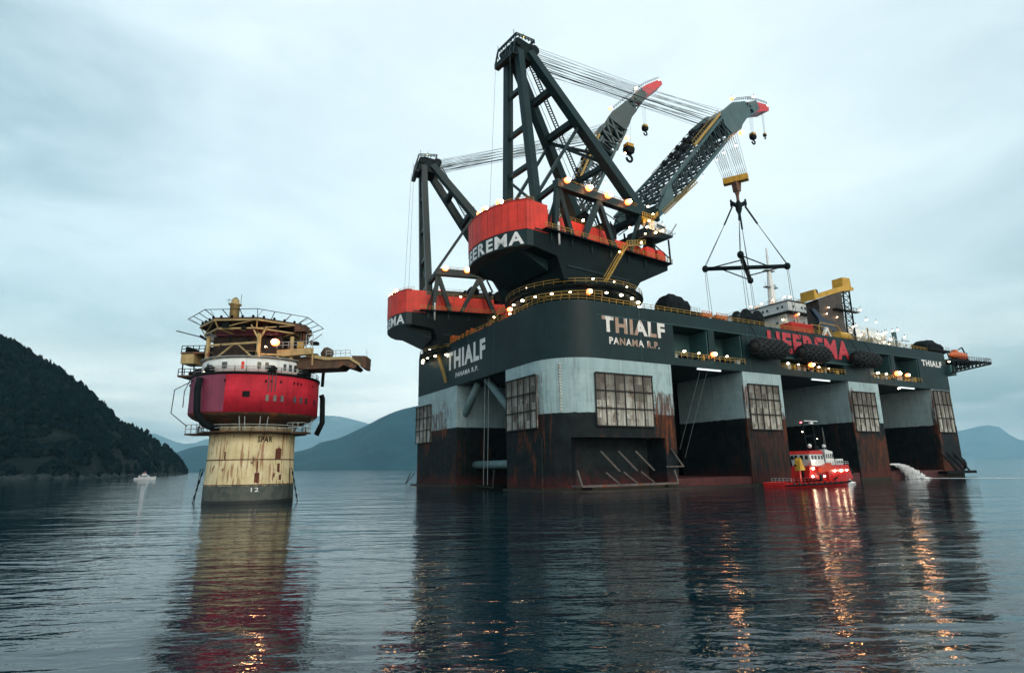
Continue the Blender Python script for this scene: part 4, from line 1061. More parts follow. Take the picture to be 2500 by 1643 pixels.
# ================================================================== DECK OUTFIT
def at_deck(x, y): return (x, y, DZ)
# tarpaulined winches
def tarp_winch(x0, x1, y, h, label, seed):
    T = Thing('covered_winch', label, 'winch', SHIP, ((x0 + x1) / 2, y, DZ), 'covered winches at the deck edge')
    rnd = random.Random(seed); mb = MB(); L = x1 - x0
    n = 9; rows = []
    for i in range(n + 1):
        u = i / n; hh = h * (.72 + .28 * math.sin(PI * min(1, u * 1.25))) * rnd.uniform(.92, 1.06)
        ring = [(-3.2, 0), (-3.3, hh * .45), (-2.4, hh * .86), (-.6, hh), (1.2, hh * .95), (2.8, hh * .7), (3.2, 0)]
        sh = .75 if i in (0, n) else 1
        rows.append([(x0 + L * u, y + a * sh + rnd.uniform(-.15, .15), DZ + 1.3 + b * sh + rnd.uniform(-.15, .15)) for a, b in ring])
    for r in rows: mb.v += r
    for i in range(n):
        for j in range(6): mb.face([i * 7 + j, (i + 1) * 7 + j, (i + 1) * 7 + j + 1, i * 7 + j + 1])
    mb.face(list(range(7))); mb.face([n * 7 + j for j in range(7)][::-1])
    T.part('tarpaulin', mb, M_TARP)
    T.part('winch_base', MB().box(x0 - 1, x1 + 2, y - 3.8, y + 3.8, DZ + .55, DZ + 1.25).box(x0, x0 + .6, y - 3, y + 3, DZ, DZ + .54).box(x1 - 1, x1 - .4, y - 3, y + 3, DZ, DZ + .54), M_BLACK)
    T.part('railing', MB().rail([(x1 - 1, y - 3.7, DZ + 1.25), (x1 + 2, y - 3.7, DZ + 1.25)], 1.2, .04, 1), M_GALV)
tarp_winch(35.2, 43.5, 4.2, 4.9, 'winch under a black cover at the deck edge beside the near crane', 1)
tarp_winch(158, 169.5, 3.5, 3.7, 'winch under a black cover at the far end of the deck', 2)
# rope reels
for i, (x, lab) in enumerate(((68.8, 'black rope reel on deck, left of the pair by the house'), (73.6, 'black rope reel on deck, right of the pair by the house'))):
    T = Thing('rope_reel', lab, 'reel', SHIP, (x, 6, DZ), 'rope reels on deck')
    T.part('drum', MB().tube([(x, 4.6, DZ + 3.4), (x, 7.4, DZ + 3.4)], 1.7, 18), M_ROPE)
    for y in (4.4, 7.5): T.part('flange', MB().tube([(x, y, DZ + 3.4), (x, y + .15, DZ + 3.4)], 2.7, 22), M_TARP)
    T.part('stand', MB().beam((x - 1.8, 4, DZ), (x, 4, DZ + 3.4), .3).beam((x + 1.8, 4, DZ), (x, 4, DZ + 3.4), .3).beam((x - 1.8, 8, DZ), (x, 8, DZ + 3.4), .3).beam((x + 1.8, 8, DZ), (x, 8, DZ + 3.4), .3), M_BLACK, each='touch')
# orange gear on the rail
for x, w, lab in ((48.0, 3.4, 'orange drum rack at the rail, left of the two'), (53.4, 4.0, 'orange drum rack at the rail, right of the two')):
    T = Thing('drum_rack', lab, 'drum rack', SHIP, (x, 2, DZ), 'orange drum racks at the rail')
    mb = MB(); 
    for k in range(3): mb.tube([(x + k * w / 3, 1.4, DZ + 1.3), (x + k * w / 3 + .1, 3.4, DZ + 1.3)], .62, 12)
    T.part('drum', mb, M_ORANGE, each='prim')
    T.part('frame', MB().box(x - .8, x + w - .4, 1.4, 3.4, DZ + .1, DZ + .5).beam((x - .7, 1.4, DZ + .5), (x - .7, 1.4, DZ + 2.2), .14).beam((x + w - .5, 1.4, DZ + .5), (x + w - .5, 1.4, DZ + 2.2), .14).beam((x - .7, 1.4, DZ + 2.2), (x + w - .5, 1.4, DZ + 2.2), .14), M_ORANGE)
# accommodation block
T = Thing('deckhouse', 'white accommodation block with rows of windows behind the lifting slings', 'deckhouse', SHIP, (140, 40, DZ))
lowb = T.part('lower_block', MB().box(124, 158, 30, 62, DZ, 60.2), M_WHITE)
mb = MB().box(121.5, 150, 27.5, 60, 60.21, 64.0); brg = T.part('bridge', mb, M_WHITE)
mb = MB().box(121.0, 150.4, 27.0, 60.4, 60.0, 60.205).box(121.0, 150.4, 27.0, 60.4, 64.01, 64.25)
T.part('deck_edge', mb, M_CRANE_D, brg)
for y in (29.5, 31.4, 36.0, 37.9, 43, 44.9, 50, 52): T.part('window', MB().box(121.42, 121.498, y, y + .9, 61.6, 62.6), M_GLASS, brg)
for x in (124, 129, 131, 137, 139, 145): T.part('window', MB().box(x, x + 1, 27.42, 27.498, 61.6, 62.6), M_GLASS, brg)
for x in (127, 133, 139, 145, 151):
    for z in (52.5, 56.5): T.part('window', MB().box(x, x + 1.1, 29.92, 29.998, z, z + 1.1), M_GLASS, lowb)
for y in (34, 40, 46, 52):
    for z in (52.5, 56.5): T.part('window', MB().box(123.92, 123.998, y, y + 1.1, z, z + 1.1), M_GLASS, lowb)
rnd = random.Random(12); mb = MB()
for k in range(16):
    x = rnd.uniform(123, 148); y = rnd.uniform(29, 45); w = rnd.uniform(.8, 2.5); mb.box(x, x + w, y, y + w, 64.26, 64.26 + rnd.uniform(.8, 2.4))
mb.rail([(121.5, 60, 64.26), (121.5, 27.6, 64.26), (150, 27.6, 64.26)], 1.2, .05, 2)
for x, y in ((143, 30), (147, 33)): mb.lathe(x, y, [(.15, 64.3), (.15, 66.5), (1.4, 67.6), (.1, 67.4)], 10)
T.part('roof_unit', mb, M_WHITE, each='touch')
for x, y in ((122.2, 29), (122.2, 34), (122.2, 39), (122.2, 44), (124, 28), (133, 28)): lamp(T, (x, y, 65.8), .42, L_WARMS, (0, 0, -1))
lamp(T, (129, 29.2, 60.0), .5, L_WHITE); lamp(T, (122.5, 31, 57.6), .3, L_WHITE)
# radar mast
mx_, my_ = 131.5, 41.0
T = Thing('radar_mast', 'tall pale lattice mast with radar arms on the deckhouse roof', 'mast', SHIP, (mx_, my_, 64.2))
mb = MB().lathe(mx_, my_, [(1.7, 64.3), (1.4, 72), (1.1, 77), (.5, 84), (.3, 91)], 10)
T.part('pole', mb, M_WHITE)
mb = MB().box(mx_ - 3.4, mx_ + 3.4, my_ - 1, my_ + 1, 74.0, 74.3).box(mx_ - 2.6, mx_ + 2.6, my_ - 1, my_ + 1, 81.0, 81.25).beam((mx_, my_, 76.5), (mx_ + 4.5, my_, 74.4), .3).beam((mx_ - 3, my_, 68), (mx_ - 1, my_, 68.2), .3)
for x, z in ((-3.2, 74.3), (3, 74.3), (-2.4, 81.2), (2.3, 81.2)): mb.beam((mx_ + x, my_, z), (mx_ + x, my_, z + 1.8), .12)
mb.beam((mx_ - 1.4, my_, 87), (mx_ + 1.4, my_, 87), .12)
T.part('radar_arm', mb, M_GALV, each='touch')
# white process module with pipes and lamps at the far part of the deck
T = Thing('deck_module', 'low white pipe and stair module with many lamps on the far deck', 'deck module', SHIP, (148, 14, DZ))
mb = MB().box(136.5, 158, 16, 28, DZ, 53.0).box(158.1, 164, 17, 26, DZ, 50.6).box(138, 146, 13.5, 15.9, DZ, 50.5)
body = T.part('module_body', mb, M_WHITE)
mb = MB(); rnd = random.Random(21)
for k in range(60):
    x = rnd.uniform(134, 166); y = rnd.uniform(6, 14); z = DZ + rnd.uniform(1, 8.0 - (x - 134) * .13); h = rnd.uniform(.5, 3.5)
    mb.mat(rnd.choice((0, 0, 1, 2))); ty = rnd.random()
    if ty < .5: mb.beam((x, y, z), (x + rnd.uniform(1, 5), y, z + rnd.uniform(-2, 2)), rnd.uniform(.15, .4))
    elif ty < .8: mb.beam((x, y, DZ), (x, y, z + 1), rnd.uniform(.2, .45))
    else: mb.box(x, x + rnd.uniform(.6, 2), y, y + 1.2, z - .8, z + rnd.uniform(.2, 1.2))
mb.mat(0).rail([(136.5, 16, 53), (158, 16, 53)], 1.2, .06, 1.8); mb.rail([(158, 17, 50.6), (164, 17, 50.6)], 1.2, .06, 1.8)
T.part('pipe', mb, [M_WHITE, M_YEL, M_GALV], body, each='touch')
T.part('door_panel', MB().box(153, 155.6, 9, 9.4, DZ + 3.4, DZ + 8.6), M_HULLIN, body)
for k in range(17):
    x = 135.5 + k * 1.75; lamp(T, (x, rnd.uniform(7, 15), rnd.uniform(48, 55.5) - (x - 135) * .12), rnd.uniform(.22, .42), L_WHITE)
# yellow-topped pedestal crane
T = Thing('pedestal_crane', 'dark derrick with a yellow jib and yellow cab on lattice legs', 'crane', SHIP, (122, 15, DZ))
mb = MB().slab([(116.2, DZ), (116.8, 59.9), (131, 64.6), (130, DZ)][::-1], 12.6, 17.4)
T.part('tower', mb, paint('tower_dark', (.045, .036, .030), .6, .5, .5, rust=.3))
T.part('yellow_jib', MB().slab([(114.4, 59.6), (114.6, 63.2), (115.8, 63.2), (116.2, 61.8), (133, 67.2), (138.4, 67.2), (138.6, 66.2), (131, 64.8)][::-1], 12.4, 17.6), M_YEL2)
T.part('cab', MB().slab([(133.2, 67.21), (133.4, 70.5), (137.9, 70.8), (138.3, 67.21)][::-1], 13, 17), M_YEL2)
T.part('jib_drum', MB().tube([(117.2, 13.2, 62.9), (117.2, 16.8, 62.9)], 1.0, 12), M_BLACK)
mb = MB(); a0, a1 = Vector((135.6, 15, DZ)), Vector((135.6, 15, 66))
for dx, dy in ((-3.4, -2), (1.3, -2), (-3.4, 2), (1.3, 2)): mb.beam((135.0 + dx, 15 + dy, DZ), (135.4 + dx * .8, 15 + dy, 66), .42)
for k in range(9):
    z = DZ + k * 2.55
    for y in (13, 17): mb.beam((131.6, y, z), (136.3, y, z + 2.5), .2); mb.beam((136.3, y, z), (131.6, y, z + 2.5), .2); mb.beam((131.6, y, z), (136.3, y, z), .2)
T.part('lattice_legs', mb, M_CRANE_D)
mb = MB().slab([(110.4, 55.6), (112.6, 55.7), (117, 53), (122, 52), (122, 49), (114.5, 49), (113.5, 52.6)][::-1], 11.4, 12.4)
T.part('boom_rest', mb, paint('rest_blue', (.012, .030, .060), .5, .3, .5))
T.part('side_platform', MB().box(124, 137.5, 10.8, 12.5, 57.2, 57.5).rail([(124, 10.9, 57.5), (137.5, 10.9, 57.5)], 1.1, .05, 1.6), M_CRANE_D)
for x, z in ((121.5, 57.6), (120.0, 55.2), (125.6, 54.6)): lamp(T, (x, 12.2, z), .24, L_WARMS, (0, .3, 0))
lamp(T, (137.6, 10.6, 58.2), .45, L_WARM)
# red container, guard arch and yellow tank
T = Thing('red_container', 'red container on deck behind the yellow railing', 'container', SHIP, (95, 5, DZ))
T.part('body', MB().box(88, 98.5, 4, 8, DZ, DZ + 4.2), M_RED)
mb = MB()
for k in range(20): mb.box(88.2 + k * .52, 88.36 + k * .52, 3.9, 3.998, DZ + .3, DZ + 4.0)
T.part('rib', mb, paint('trim_red', (.3, .014, .01)), each='prim')
T = Thing('gate_arch', 'rounded yellow-green tube arch standing at the deck edge', 'arch', SHIP, (102, 3, DZ))
mb = MB()
for y in (2.5, 5.5): mb.tube([(99.2, y, DZ), (99.2, y, DZ + 3.9), (100.2, y, DZ + 4.9), (109.0, y, DZ + 4.6), (110.2, y, DZ + 3.4), (110.2, y, DZ)], .16, 7)
T.part('arch_tube', mb, M_YEL, each='prim')
mb = MB()
for x in (99.2, 102.5, 106, 110.2): mb.tube([(x, 2.5, DZ + 3.2), (x, 5.5, DZ + 3.2)], .1, 6)
T.part('cross_tube', mb, M_YEL, each='prim')
T = Thing('liferaft_canister', 'round yellow canister beside the tube arch', 'canister', SHIP, (112, 3.4, DZ))
T.part('canister', MB().tube([(109.0, 3.0, DZ + 1.7), (114.5, 3.0, DZ + 1.7)], 1.35, 16), M_YEL2)
T.part('cradle', MB().box(109.5, 110, 1.8, 4.2, DZ, DZ + .6).box(113.5, 114, 1.8, 4.2, DZ, DZ + .6), M_BLACK, each='prim')
T = Thing('white_davit', 'white slanted davit inside the tube arch', 'davit', SHIP, (104, 4.3, DZ))
T.part('arm', MB().beam((102.6, 4, DZ), (105.2, 4, DZ + 4.0), .8).beam((105.2, 4, DZ + 4.0), (107, 4, DZ + .6), .7), M_WHITE)
T.part('winch', MB().tube([(104, 3.4, DZ + .9), (104, 4.8, DZ + .9)], .8, 12), M_RED)
# lifeboat station
T = Thing('boat_platform', 'dark truss platform jutting out from the far end of the hull', 'platform', SHIP, (168, 3, 36))
mb = MB()
for y in (-1.5, 5.5):
    mb.beam((LEN, y, 35.6), (198, y, 41.0), .5); mb.beam((LEN, y, 40.2), (198, y, 41.4), .45)
    for k in range(10):
        x0, x1 = 168 + k * 3, 169.5 + k * 3; zl = lambda x: 35.6 + (x - 167) / 31 * 5.4; zu = lambda x: 40.2 + (x - 167) / 31 * 1.2
        mb.beam((x0, y, zl(x0)), (x1, y, zu(x1)), .3); mb.beam((x1, y, zu(x1)), (x0 + 3, y, zl(x0 + 3)), .3)
T.part('truss', mb, M_BLACK)
T.part('floor', MB().slab([(LEN, 40.4), (198.5, 41.6), (198.5, 41.8), (LEN, 40.65)][::-1], -1.8, 5.8), M_CRANE_D)
T.part('railing', MB().rail([(172, -1.7, 40.9), (198, -1.7, 41.8), (198, 5.6, 41.8)], 1.3, .06, 1.8), M_REDPONT)
T.part('end_box', MB().box(LEN + .02, 171, -1.2, 3, 35.0, 38.6), M_HULLIN)
T.part('davit', MB().beam((190, 2, 41.5), (186, 2, 47), .35).beam((186, 2, 47), (183, 2, 46), .3).beam((192, 4, 41.6), (194, 4, 46), .25).beam((180, 4, 41.2), (178.5, 4, 45.6), .25), M_BLACK, each='touch')
T = Thing('lifeboat', 'orange enclosed lifeboat on the platform at the far end of the hull', 'lifeboat', SHIP, (181, 1.5, 41.2))
mb = MB(); n = 12; secs = []
for i in range(n + 1):
    u = i / n * 2 - 1; w = 1.7 * (1 - abs(u) ** 2.6) + .08; k = (1 - abs(u) ** 4)
    x = 181 + 7 * u; z = 43.0 + .35 * u * u
    ring = [(w, 0), (w * .92, .9 * k), (w * .55, 1.5 * k), (0, 1.7 * k), (-w * .55, 1.5 * k), (-w * .92, .9 * k), (-w, 0), (-w * .7, -.9), (0, -1.3 * k), (w * .7, -.9)]
    secs.append([(x, 1.5 + a, z + b) for a, b in ring])
for s in secs: mb.v += s
for i in range(n):
    for j in range(10): j2 = (j + 1) % 10; mb.face([i * 10 + j, (i + 1) * 10 + j, (i + 1) * 10 + j2, i * 10 + j2], True)
T.part('hull', mb, M_ORANGE)
T.part('conning_cab', MB().slab([(177.4, 44.4), (177.8, 45.4), (179.6, 45.4), (180.2, 44.4)][::-1], .8, 2.2), M_ORANGE)
T.part('cradle', MB().box(177, 177.5, .2, 2.8, 41.1, 42.2).box(184.6, 185.1, .2, 2.8, 41.4, 42.3), M_BLACK, each='prim')
lamp(V, (169, -.4, 40.0), .35, L_WHITE)
# floating-fender bundles hung on the side
def fender(x0, x1, z, r, label):
    T = Thing('tyre_fender', label, 'fender', SHIP, ((x0 + x1) / 2, -2.4, z), 'tyre-clad fenders hung on the hull side')
    y = -r - .1; L = x1 - x0; n = 12
    prof = [(.15, x0), (r * .45, x0 + .3), (r * .8, x0 + 1.3), (r, x0 + 3.0), (r, x1 - 3.0), (r * .8, x1 - 1.3), (r * .45, x1 - .3), (.15, x1)]
    mb = MB(); b = 0
    for rr_, xx in prof:
        for k in range(18): a = 2 * PI * k / 18; mb.v.append((xx, y + rr_ * math.cos(a), z + rr_ * math.sin(a)))
    for i in range(len(prof) - 1):
        for k in range(18): k2 = (k + 1) % 18; mb.face([i * 18 + k, i * 18 + k2, (i + 1) * 18 + k2, (i + 1) * 18 + k], True)
    T.part('core', mb, M_TYRE)
    M_T = paint('tyre_tread', (.014, .018, .020), .65, .5, 1.5, streak=False, spec=.3)
    one = MB().tube([(.44 * math.cos(q * PI / 4), .44 * math.sin(q * PI / 4), 0) for q in range(9)], .17, 5, cap=False)
    proto = one.build('tyre', M_T); me = proto.data; bpy.data.objects.remove(proto)
    rest = MB(); nx = int(L / 1.15)
    for i in range(nx):
        x = x0 + 1.0 + (L - 2.0) * i / (nx - 1); e = min(x - x0, x1 - x); rr_ = r * (min(1, .55 + e / 6.5))
        for k in range(11):
            a = 2 * PI * (k + (i % 2) * .5) / 11; nv = Vector((0, math.cos(a), math.sin(a))); c_ = Vector((x, y, z)) + nv * (rr_ + .12)
            if math.cos(a) < .25:
                o = bpy.data.objects.new('tyre', me); sc.collection.objects.link(o); o.parent = T.o
                o.matrix_local = Matrix.Translation(c_ - Vector(T.at)) @ nv.to_track_quat('Z', 'Y').to_matrix().to_4x4()
            else:
                q4 = nv.to_track_quat('Z', 'Y').to_matrix(); rest.tube([c_ + q4 @ Vector(p) for p in [(.44 * math.cos(q * PI / 4), .44 * math.sin(q * PI / 4), 0) for q in range(9)]], .17, 5, cap=False)
    bk = T.part('rear_tyres', rest, M_T); bk['kind'] = 'stuff'
    mb = MB()
    for x in (x0 + 2.5, x1 - 2.5): mb.tube([(x, y + .2, z + r), (x, -.3, DZ)], .1, 5)
    T.part('chain', mb, M_BLACK, each='prim')
fender(60.9, 74.6, 35.9, 2.45, 'black tyre-clad fender over the first letters of the red lettering')
fender(80.9, 93.6, 36.0, 2.4, 'black tyre-clad fender below the middle of the red lettering')
fender(107.0, 119.6, 36.3, 2.3, 'black tyre-clad fender right of the red lettering')

# ================================================================== STORAGE SPAR
SX, SY = -49.0, 111.8
def spar_mat():
    m, t, b = nodes('spar_cream')
    o = add(t, 'ShaderNodeTexCoord').outputs['Object']
    s = add(t, 'ShaderNodeSeparateXYZ'); t.links.new(o, s.inputs[0]); z = s.outputs['Z']
    c = mixc(t, noise_fac(t, o, .5, .3, .7), (.50, .42, .22), (.66, .58, .36))
    c = mixc(t, mth(t, 'MULTIPLY', noise_fac(t, o, 1.3, .50, .70, stretch=(1.3, 1.3, .07)), .6), c, (.26, .18, .09))
    c = mixc(t, noise_fac(t, o, .42, .60, .64, detail=8, stretch=(1, 1, .5), off=40), c, (.13, .040, .018))
    c = mixc(t, mth(t, 'MULTIPLY', noise_fac(t, o, .9, .55, .62, detail=7, stretch=(1.5, 1.5, .15), off=50), .8), c, (.22, .08, .03))
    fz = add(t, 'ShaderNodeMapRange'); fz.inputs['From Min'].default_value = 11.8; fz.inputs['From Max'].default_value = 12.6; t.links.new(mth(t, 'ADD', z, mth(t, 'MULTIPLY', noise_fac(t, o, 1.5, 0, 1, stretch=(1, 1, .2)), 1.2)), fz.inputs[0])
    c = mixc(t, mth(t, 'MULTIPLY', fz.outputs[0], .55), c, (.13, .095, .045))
    lw = mth(t, 'LESS_THAN', mth(t, 'ADD', z, mth(t, 'MULTIPLY', noise_fac(t, o, 1.5, 0, 1, off=6), .5)), 3.3)
    dark = mixc(t, noise_fac(t, o, .8, .4, .6), (.030, .045, .042), (.065, .075, .062))
    c = mixc(t, lw, c, dark)
    vw = mth(t, 'LESS_THAN', z, .55); c = mixc(t, vw, c, (.008, .012, .012))
    t.links.new(c, b.inputs['Base Color']); b.inputs['Roughness'].default_value = .6
    bump(t, b, noise_fac(t, o, .8, 0, 1), .2, .4)
    return m
M_SPAR = spar_mat()
M_CREAM = paint('cream_steel', (.36, .27, .12), .55, .3, .8, rust=.35)
M_CREAMD = paint('brown_steel', (.065, .038, .022), .65, .4, .8, rust=.6)
M_SPARRED = paint('spar_red', (.42, .017, .034), .7, .36, .22, rust=.14, spec=.2, plates=(4.0, 1.9, .035), rustcol=(.10, .03, .03))
T = Thing('storage_spar', 'rusty floating storage spar with cream column, red tank drum and helideck', 'oil platform', WORLD, (SX, SY, 0))
AZ = math.atan2(-SY, -SX)        # towards the camera
T.part('column', MB().lathe(SX, SY, [(8.5, -5), (8.45, .4), (8.4, 3.1), (8.25, 5), (8.12, 8), (8.12, 14.2)], 48), M_SPAR)
mb = MB()
for z in (3.1, 7.4): mb.lathe(SX, SY, [(8.1, z), (8.24 if z > 5 else 8.48, z + .02), (8.24 if z > 5 else 8.48, z + .16), (8.2, z + .18)], 48, cap=False)
T.part('weld_seam', mb, M_CREAMD, each='prim')
drum = T.part('tank_drum', MB().lathe(SX, SY, [(12.3, 15.45), (12.3, 23.0), (12.1, 23.1)], 56), M_SPARRED)
T.part('drum_underside', MB().lathe(SX, SY, [(8.2, 13.4), (11.6, 14.9), (12.25, 15.4), (12.25, 15.44)], 56), M_CREAMD, drum)
mb = MB().lathe(SX, SY, [(12.32, 22.7), (12.5, 22.8), (12.5, 23.2), (12.3, 23.2)], 56, cap=False)
T.part('drum_rim', mb, M_BLACK, drum)
def cyl(r, deg, z): a = AZ + R_(deg); return Vector((SX + r * math.cos(a), SY + r * math.sin(a), z))
def cyl_panel(mb, r, d0, d1, z0, z1, th=.1):
    n = max(1, int(abs(d1 - d0) / 4)); b = len(mb.v)
    for i in range(n + 1):
        d = d0 + (d1 - d0) * i / n
        for z in (z0, z1): mb.v.append(tuple(cyl(r + th, d, z)))
    for i in range(n): mb.face([b + 2 * i, b + 2 * i + 1, b + 2 * i + 3, b + 2 * i + 2][::-1])
    return mb
for d in (7.5, 14, 20.5, 33, 40, 47): T.part('window', cyl_panel(MB(), 12.32, d, d + 2.6, 17.6, 18.8), M_GLASS, drum)
for d in (-11.5,): T.part('vent_grille', cyl_panel(MB(), 12.32, d, d + 6, 18.3, 19.4), M_BLACK, drum)
for d in (6, 11, 19, 32, 36, 40, 58, -28): T.part('porthole', cyl_panel(MB(), 12.32, d, d + 1.5, 21.2, 21.7), M_BLACK, drum)
T.part('window', cyl_panel(MB(), 12.32, 62, 65, 17.6, 18.8), M_GLASS, drum)
# faded purple repaint on the left third
T.part('faded_panel', cyl_panel(MB(), 12.33, -88, -27, 15.6, 22.7, .012), paint('faded_red', (.17, .026, .060), .5, .3, .3, rust=.2, rustcol=(.03, .03, .03)), drum)
T.part('hull_hose', MB().tube([cyl(12.9, -52, 22.2), cyl(13.2, -52, 20), cyl(13.2, -50, 15.6), cyl(12.0, -47, 13.6), cyl(9.2, -44, 12.6)], .6, 10), M_TARP)
T.part('side_hose', MB().tube([cyl(13.0, 92, 20.6), cyl(13.3, 92, 19.8), cyl(13.5, 92, 14.6), cyl(12.4, 92, 12.2)], .55, 10), M_BLACK)
T.part('side_hose', MB().tube([cyl(13.1, 84, 26.5), cyl(13.0, 84, 22.2)], .35, 8), M_BLACK)
T.part('text_mark', letters('SPAR', lambda u, v: tuple(cyl(8.24, 6 + 19 * u, 10.5 + 1.0 * v)), .02, True), M_BLACK)
T.part('draught_marks', letters('12', lambda u, v: tuple(cyl(8.52, 2 + 9 * u, 2.0 + .7 * v)), .01), M_LETTER)
# rust door-like patches
for d0, d1, z0, z1 in ((31, 40, 7.6, 9.4), (35, 39, 5.3, 6.8), (5, 11, 3.4, 5.2), (7, 8.6, 5.2, 7.2), (38, 42, 3.9, 4.8), (-36, -34, 7.6, 8.9)): T.part('rust_patch', cyl_panel(MB(), 8.24 + (.1 if z1 < 6 else 0), d0, d1, z0, z1, .03), paint('rust_patch', (.10, .028, .014), .8, .5, 1.5, streak=False))
# ring walkway
mb = MB().lathe(SX, SY, [(8.2, 12.1), (10.4, 12.15), (10.4, 12.4), (8.2, 12.4)], 40, cap=False)
mb.box(SX - 12.4, SX - 9, SY - 3.5, SY + .5, 12.1, 12.4).box(SX + 8.6, SX + 11.8, SY - 4.5, SY, 12.1, 12.4)
T.part('ring_walkway', mb, M_CREAMD)
mb = MB().rail([cyl(10.3, d, 12.4) for d in range(0, 360, 12)], 1.1, .05, 2.2, closed=True)
mb.rail([(SX - 12.3, SY - 3.4, 12.4), (SX - 9, SY - 3.4, 12.4)], 1.6, .06, 1); mb.rail([(SX + 8.6, SY - 4.4, 12.4), (SX + 11.7, SY - 4.4, 12.4), (SX + 11.7, SY, 12.4)], 1.6, .06, 1)
for d in (-14, -9, 5, 12): mb.beam(cyl(10.3, d, 12.4), cyl(11.5, d, 15.4), .14)
for d in (-60, -56, 70, 76): mb.beam(cyl(10.6, d, 12.4), cyl(12.0, d, 15.6), .09)
T.part('walkway_railing', mb, M_GALV)
T.part('hanging_pipe', MB().tube([cyl(12.6, -64, 22), cyl(15.4, -70, 20), cyl(15.6, -70, 15.5), cyl(13.2, -62, 13.2)], .09, 6).tube([cyl(12.6, -74, 22.5), cyl(13.4, -76, 20), cyl(13.4, -76, 16.8)], .08, 6), M_BLACK, each='prim')
# white upper drum
wd = T.part('white_drum', MB().lathe(SX, SY, [(10.6, 23.15), (10.6, 25.9), (10.2, 26.3), (10.0, 26.35)], 48), M_WHITE)
for d, w, m in ((-38, 6, M_GLASS), (-17, 2.8, M_RED), (-1.5, 3.6, M_GLASS), (6, 3.6, M_GLASS), (25, 3.2, M_GLASS), (31.5, 3.4, M_GLASS), (38, 3.4, M_GLASS), (50, 3, M_GLASS), (-62, 5, M_GLASS), (66, 4, M_HULLIN), (75, 4, M_HULLIN)):
    T.part('door' if m is M_RED else 'window', cyl_panel(MB(), 10.62, d, d + w, 23.9 if m is M_RED else 24.1, 25.4), m, wd)
mb = MB().lathe(SX, SY, [(10.4, 26.36), (11.0, 26.4), (11.0, 26.55), (10.2, 26.6)], 48, cap=False); T.part('drum_eave', mb, M_GALV, wd)
T.part('drum_railing', MB().rail([cyl(12.1, d, 23.2) for d in range(0, 360, 10)], 1.1, .045, 2.2, closed=True), M_GALV)
rnd = random.Random(31); mb = MB()
for d in (-50, 11, 13, 44, 48, -48): p = cyl(11.6, d, 23.9); mb.blob(p, .8, .8, .8, 8, 5, .2)
T.part('fairlead', mb, M_BLACK, each='prim')
mb = MB()
for d in range(9, 18, 3): mb.beam(cyl(12.45, d, 23), cyl(12.45, d, 19.4), .12)
T.part('drain_pipe', mb, M_HULLIN, each='prim')
# upper works: legs, decks, braces
legs = [(-7.9, -6.2), (3.4, -8.6), (8.6, -5.0), (-7.9, 6.2), (5.5, 7)]
for x, y in legs:
    T.part('deck_leg', MB().tube([(SX + x, SY + y, 23.2), (SX + x, SY + y, 31.4)], .42, 10), M_CREAM)
mb = MB()
mb.beam((SX - 7.9, SY - 6.2, 29.6), (SX + 3.4, SY - 8.6, 29.6), .4); mb.beam((SX - 7.2, SY - 6.3, 26.0), (SX - 2.2, SY - 7.4, 29.5), .26); mb.beam((SX + 3, SY - 8.5, 26.0), (SX - 1.2, SY - 7.6, 29.5), .26)
mb.beam((SX + 3.4, SY - 8.6, 30.0), (SX + 1.8, SY - 9.0, 33.2), .28); mb.beam((SX + 3.4, SY - 8.6, 30.0), (SX + 4.8, SY - 8.6, 32.8), .28)
mb.beam((SX + 3.4, SY - 8.6, 27.2), (SX + 8.6, SY - 5.0, 27.6), .3); mb.beam((SX + 8.6, SY - 5, 24.5), (SX + 6, SY - 6.5, 27.4), .22)
mb.beam((SX - 6.8, SY - 6.6, 25.3), (SX + 3.4, SY - 8.7, 25.5), .3)
T.part('leg_brace', mb, M_CREAM, each='prim')
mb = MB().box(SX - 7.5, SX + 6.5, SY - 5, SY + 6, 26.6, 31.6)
T.part('equipment_deck', mb, paint('deck_brown', (.030, .020, .016), .8, .5, 1.2, rust=.3))  # dark brown box, mottled and rusty
mb = MB(); rnd = random.Random(41)
for k in range(98):
    a = rnd.uniform(0, 2 * PI); r = rnd.uniform(5.5, 11); z = rnd.uniform(26.7, 33.0); x, y = SX + r * math.cos(a), SY + r * math.sin(a)
    mb.mat(rnd.choice((0, 1, 1, 2, 2, 2, 3)))
    if rnd.random() < .5: w = rnd.uniform(.4, 1.6); mb.box(x, x + w, y, y + w, z, z + rnd.uniform(.4, 1.4))
    else: mb.beam((x, y, z), (x + rnd.uniform(-3, 3), y + rnd.uniform(-2, 2), z + rnd.uniform(-1, 1.5)), rnd.uniform(.08, .25))
T.part('equipment_item', mb, [M_CREAM, M_CREAMD, M_BLACK, M_GALV], each='prim')
T.part('hangar', MB().box(SX - 6.5, SX + 6.0, SY - 6.2, SY + 5, 31.61, 33.0), paint('hangar_red', (.11, .018, .030), .6, .4, .5, rust=.3))
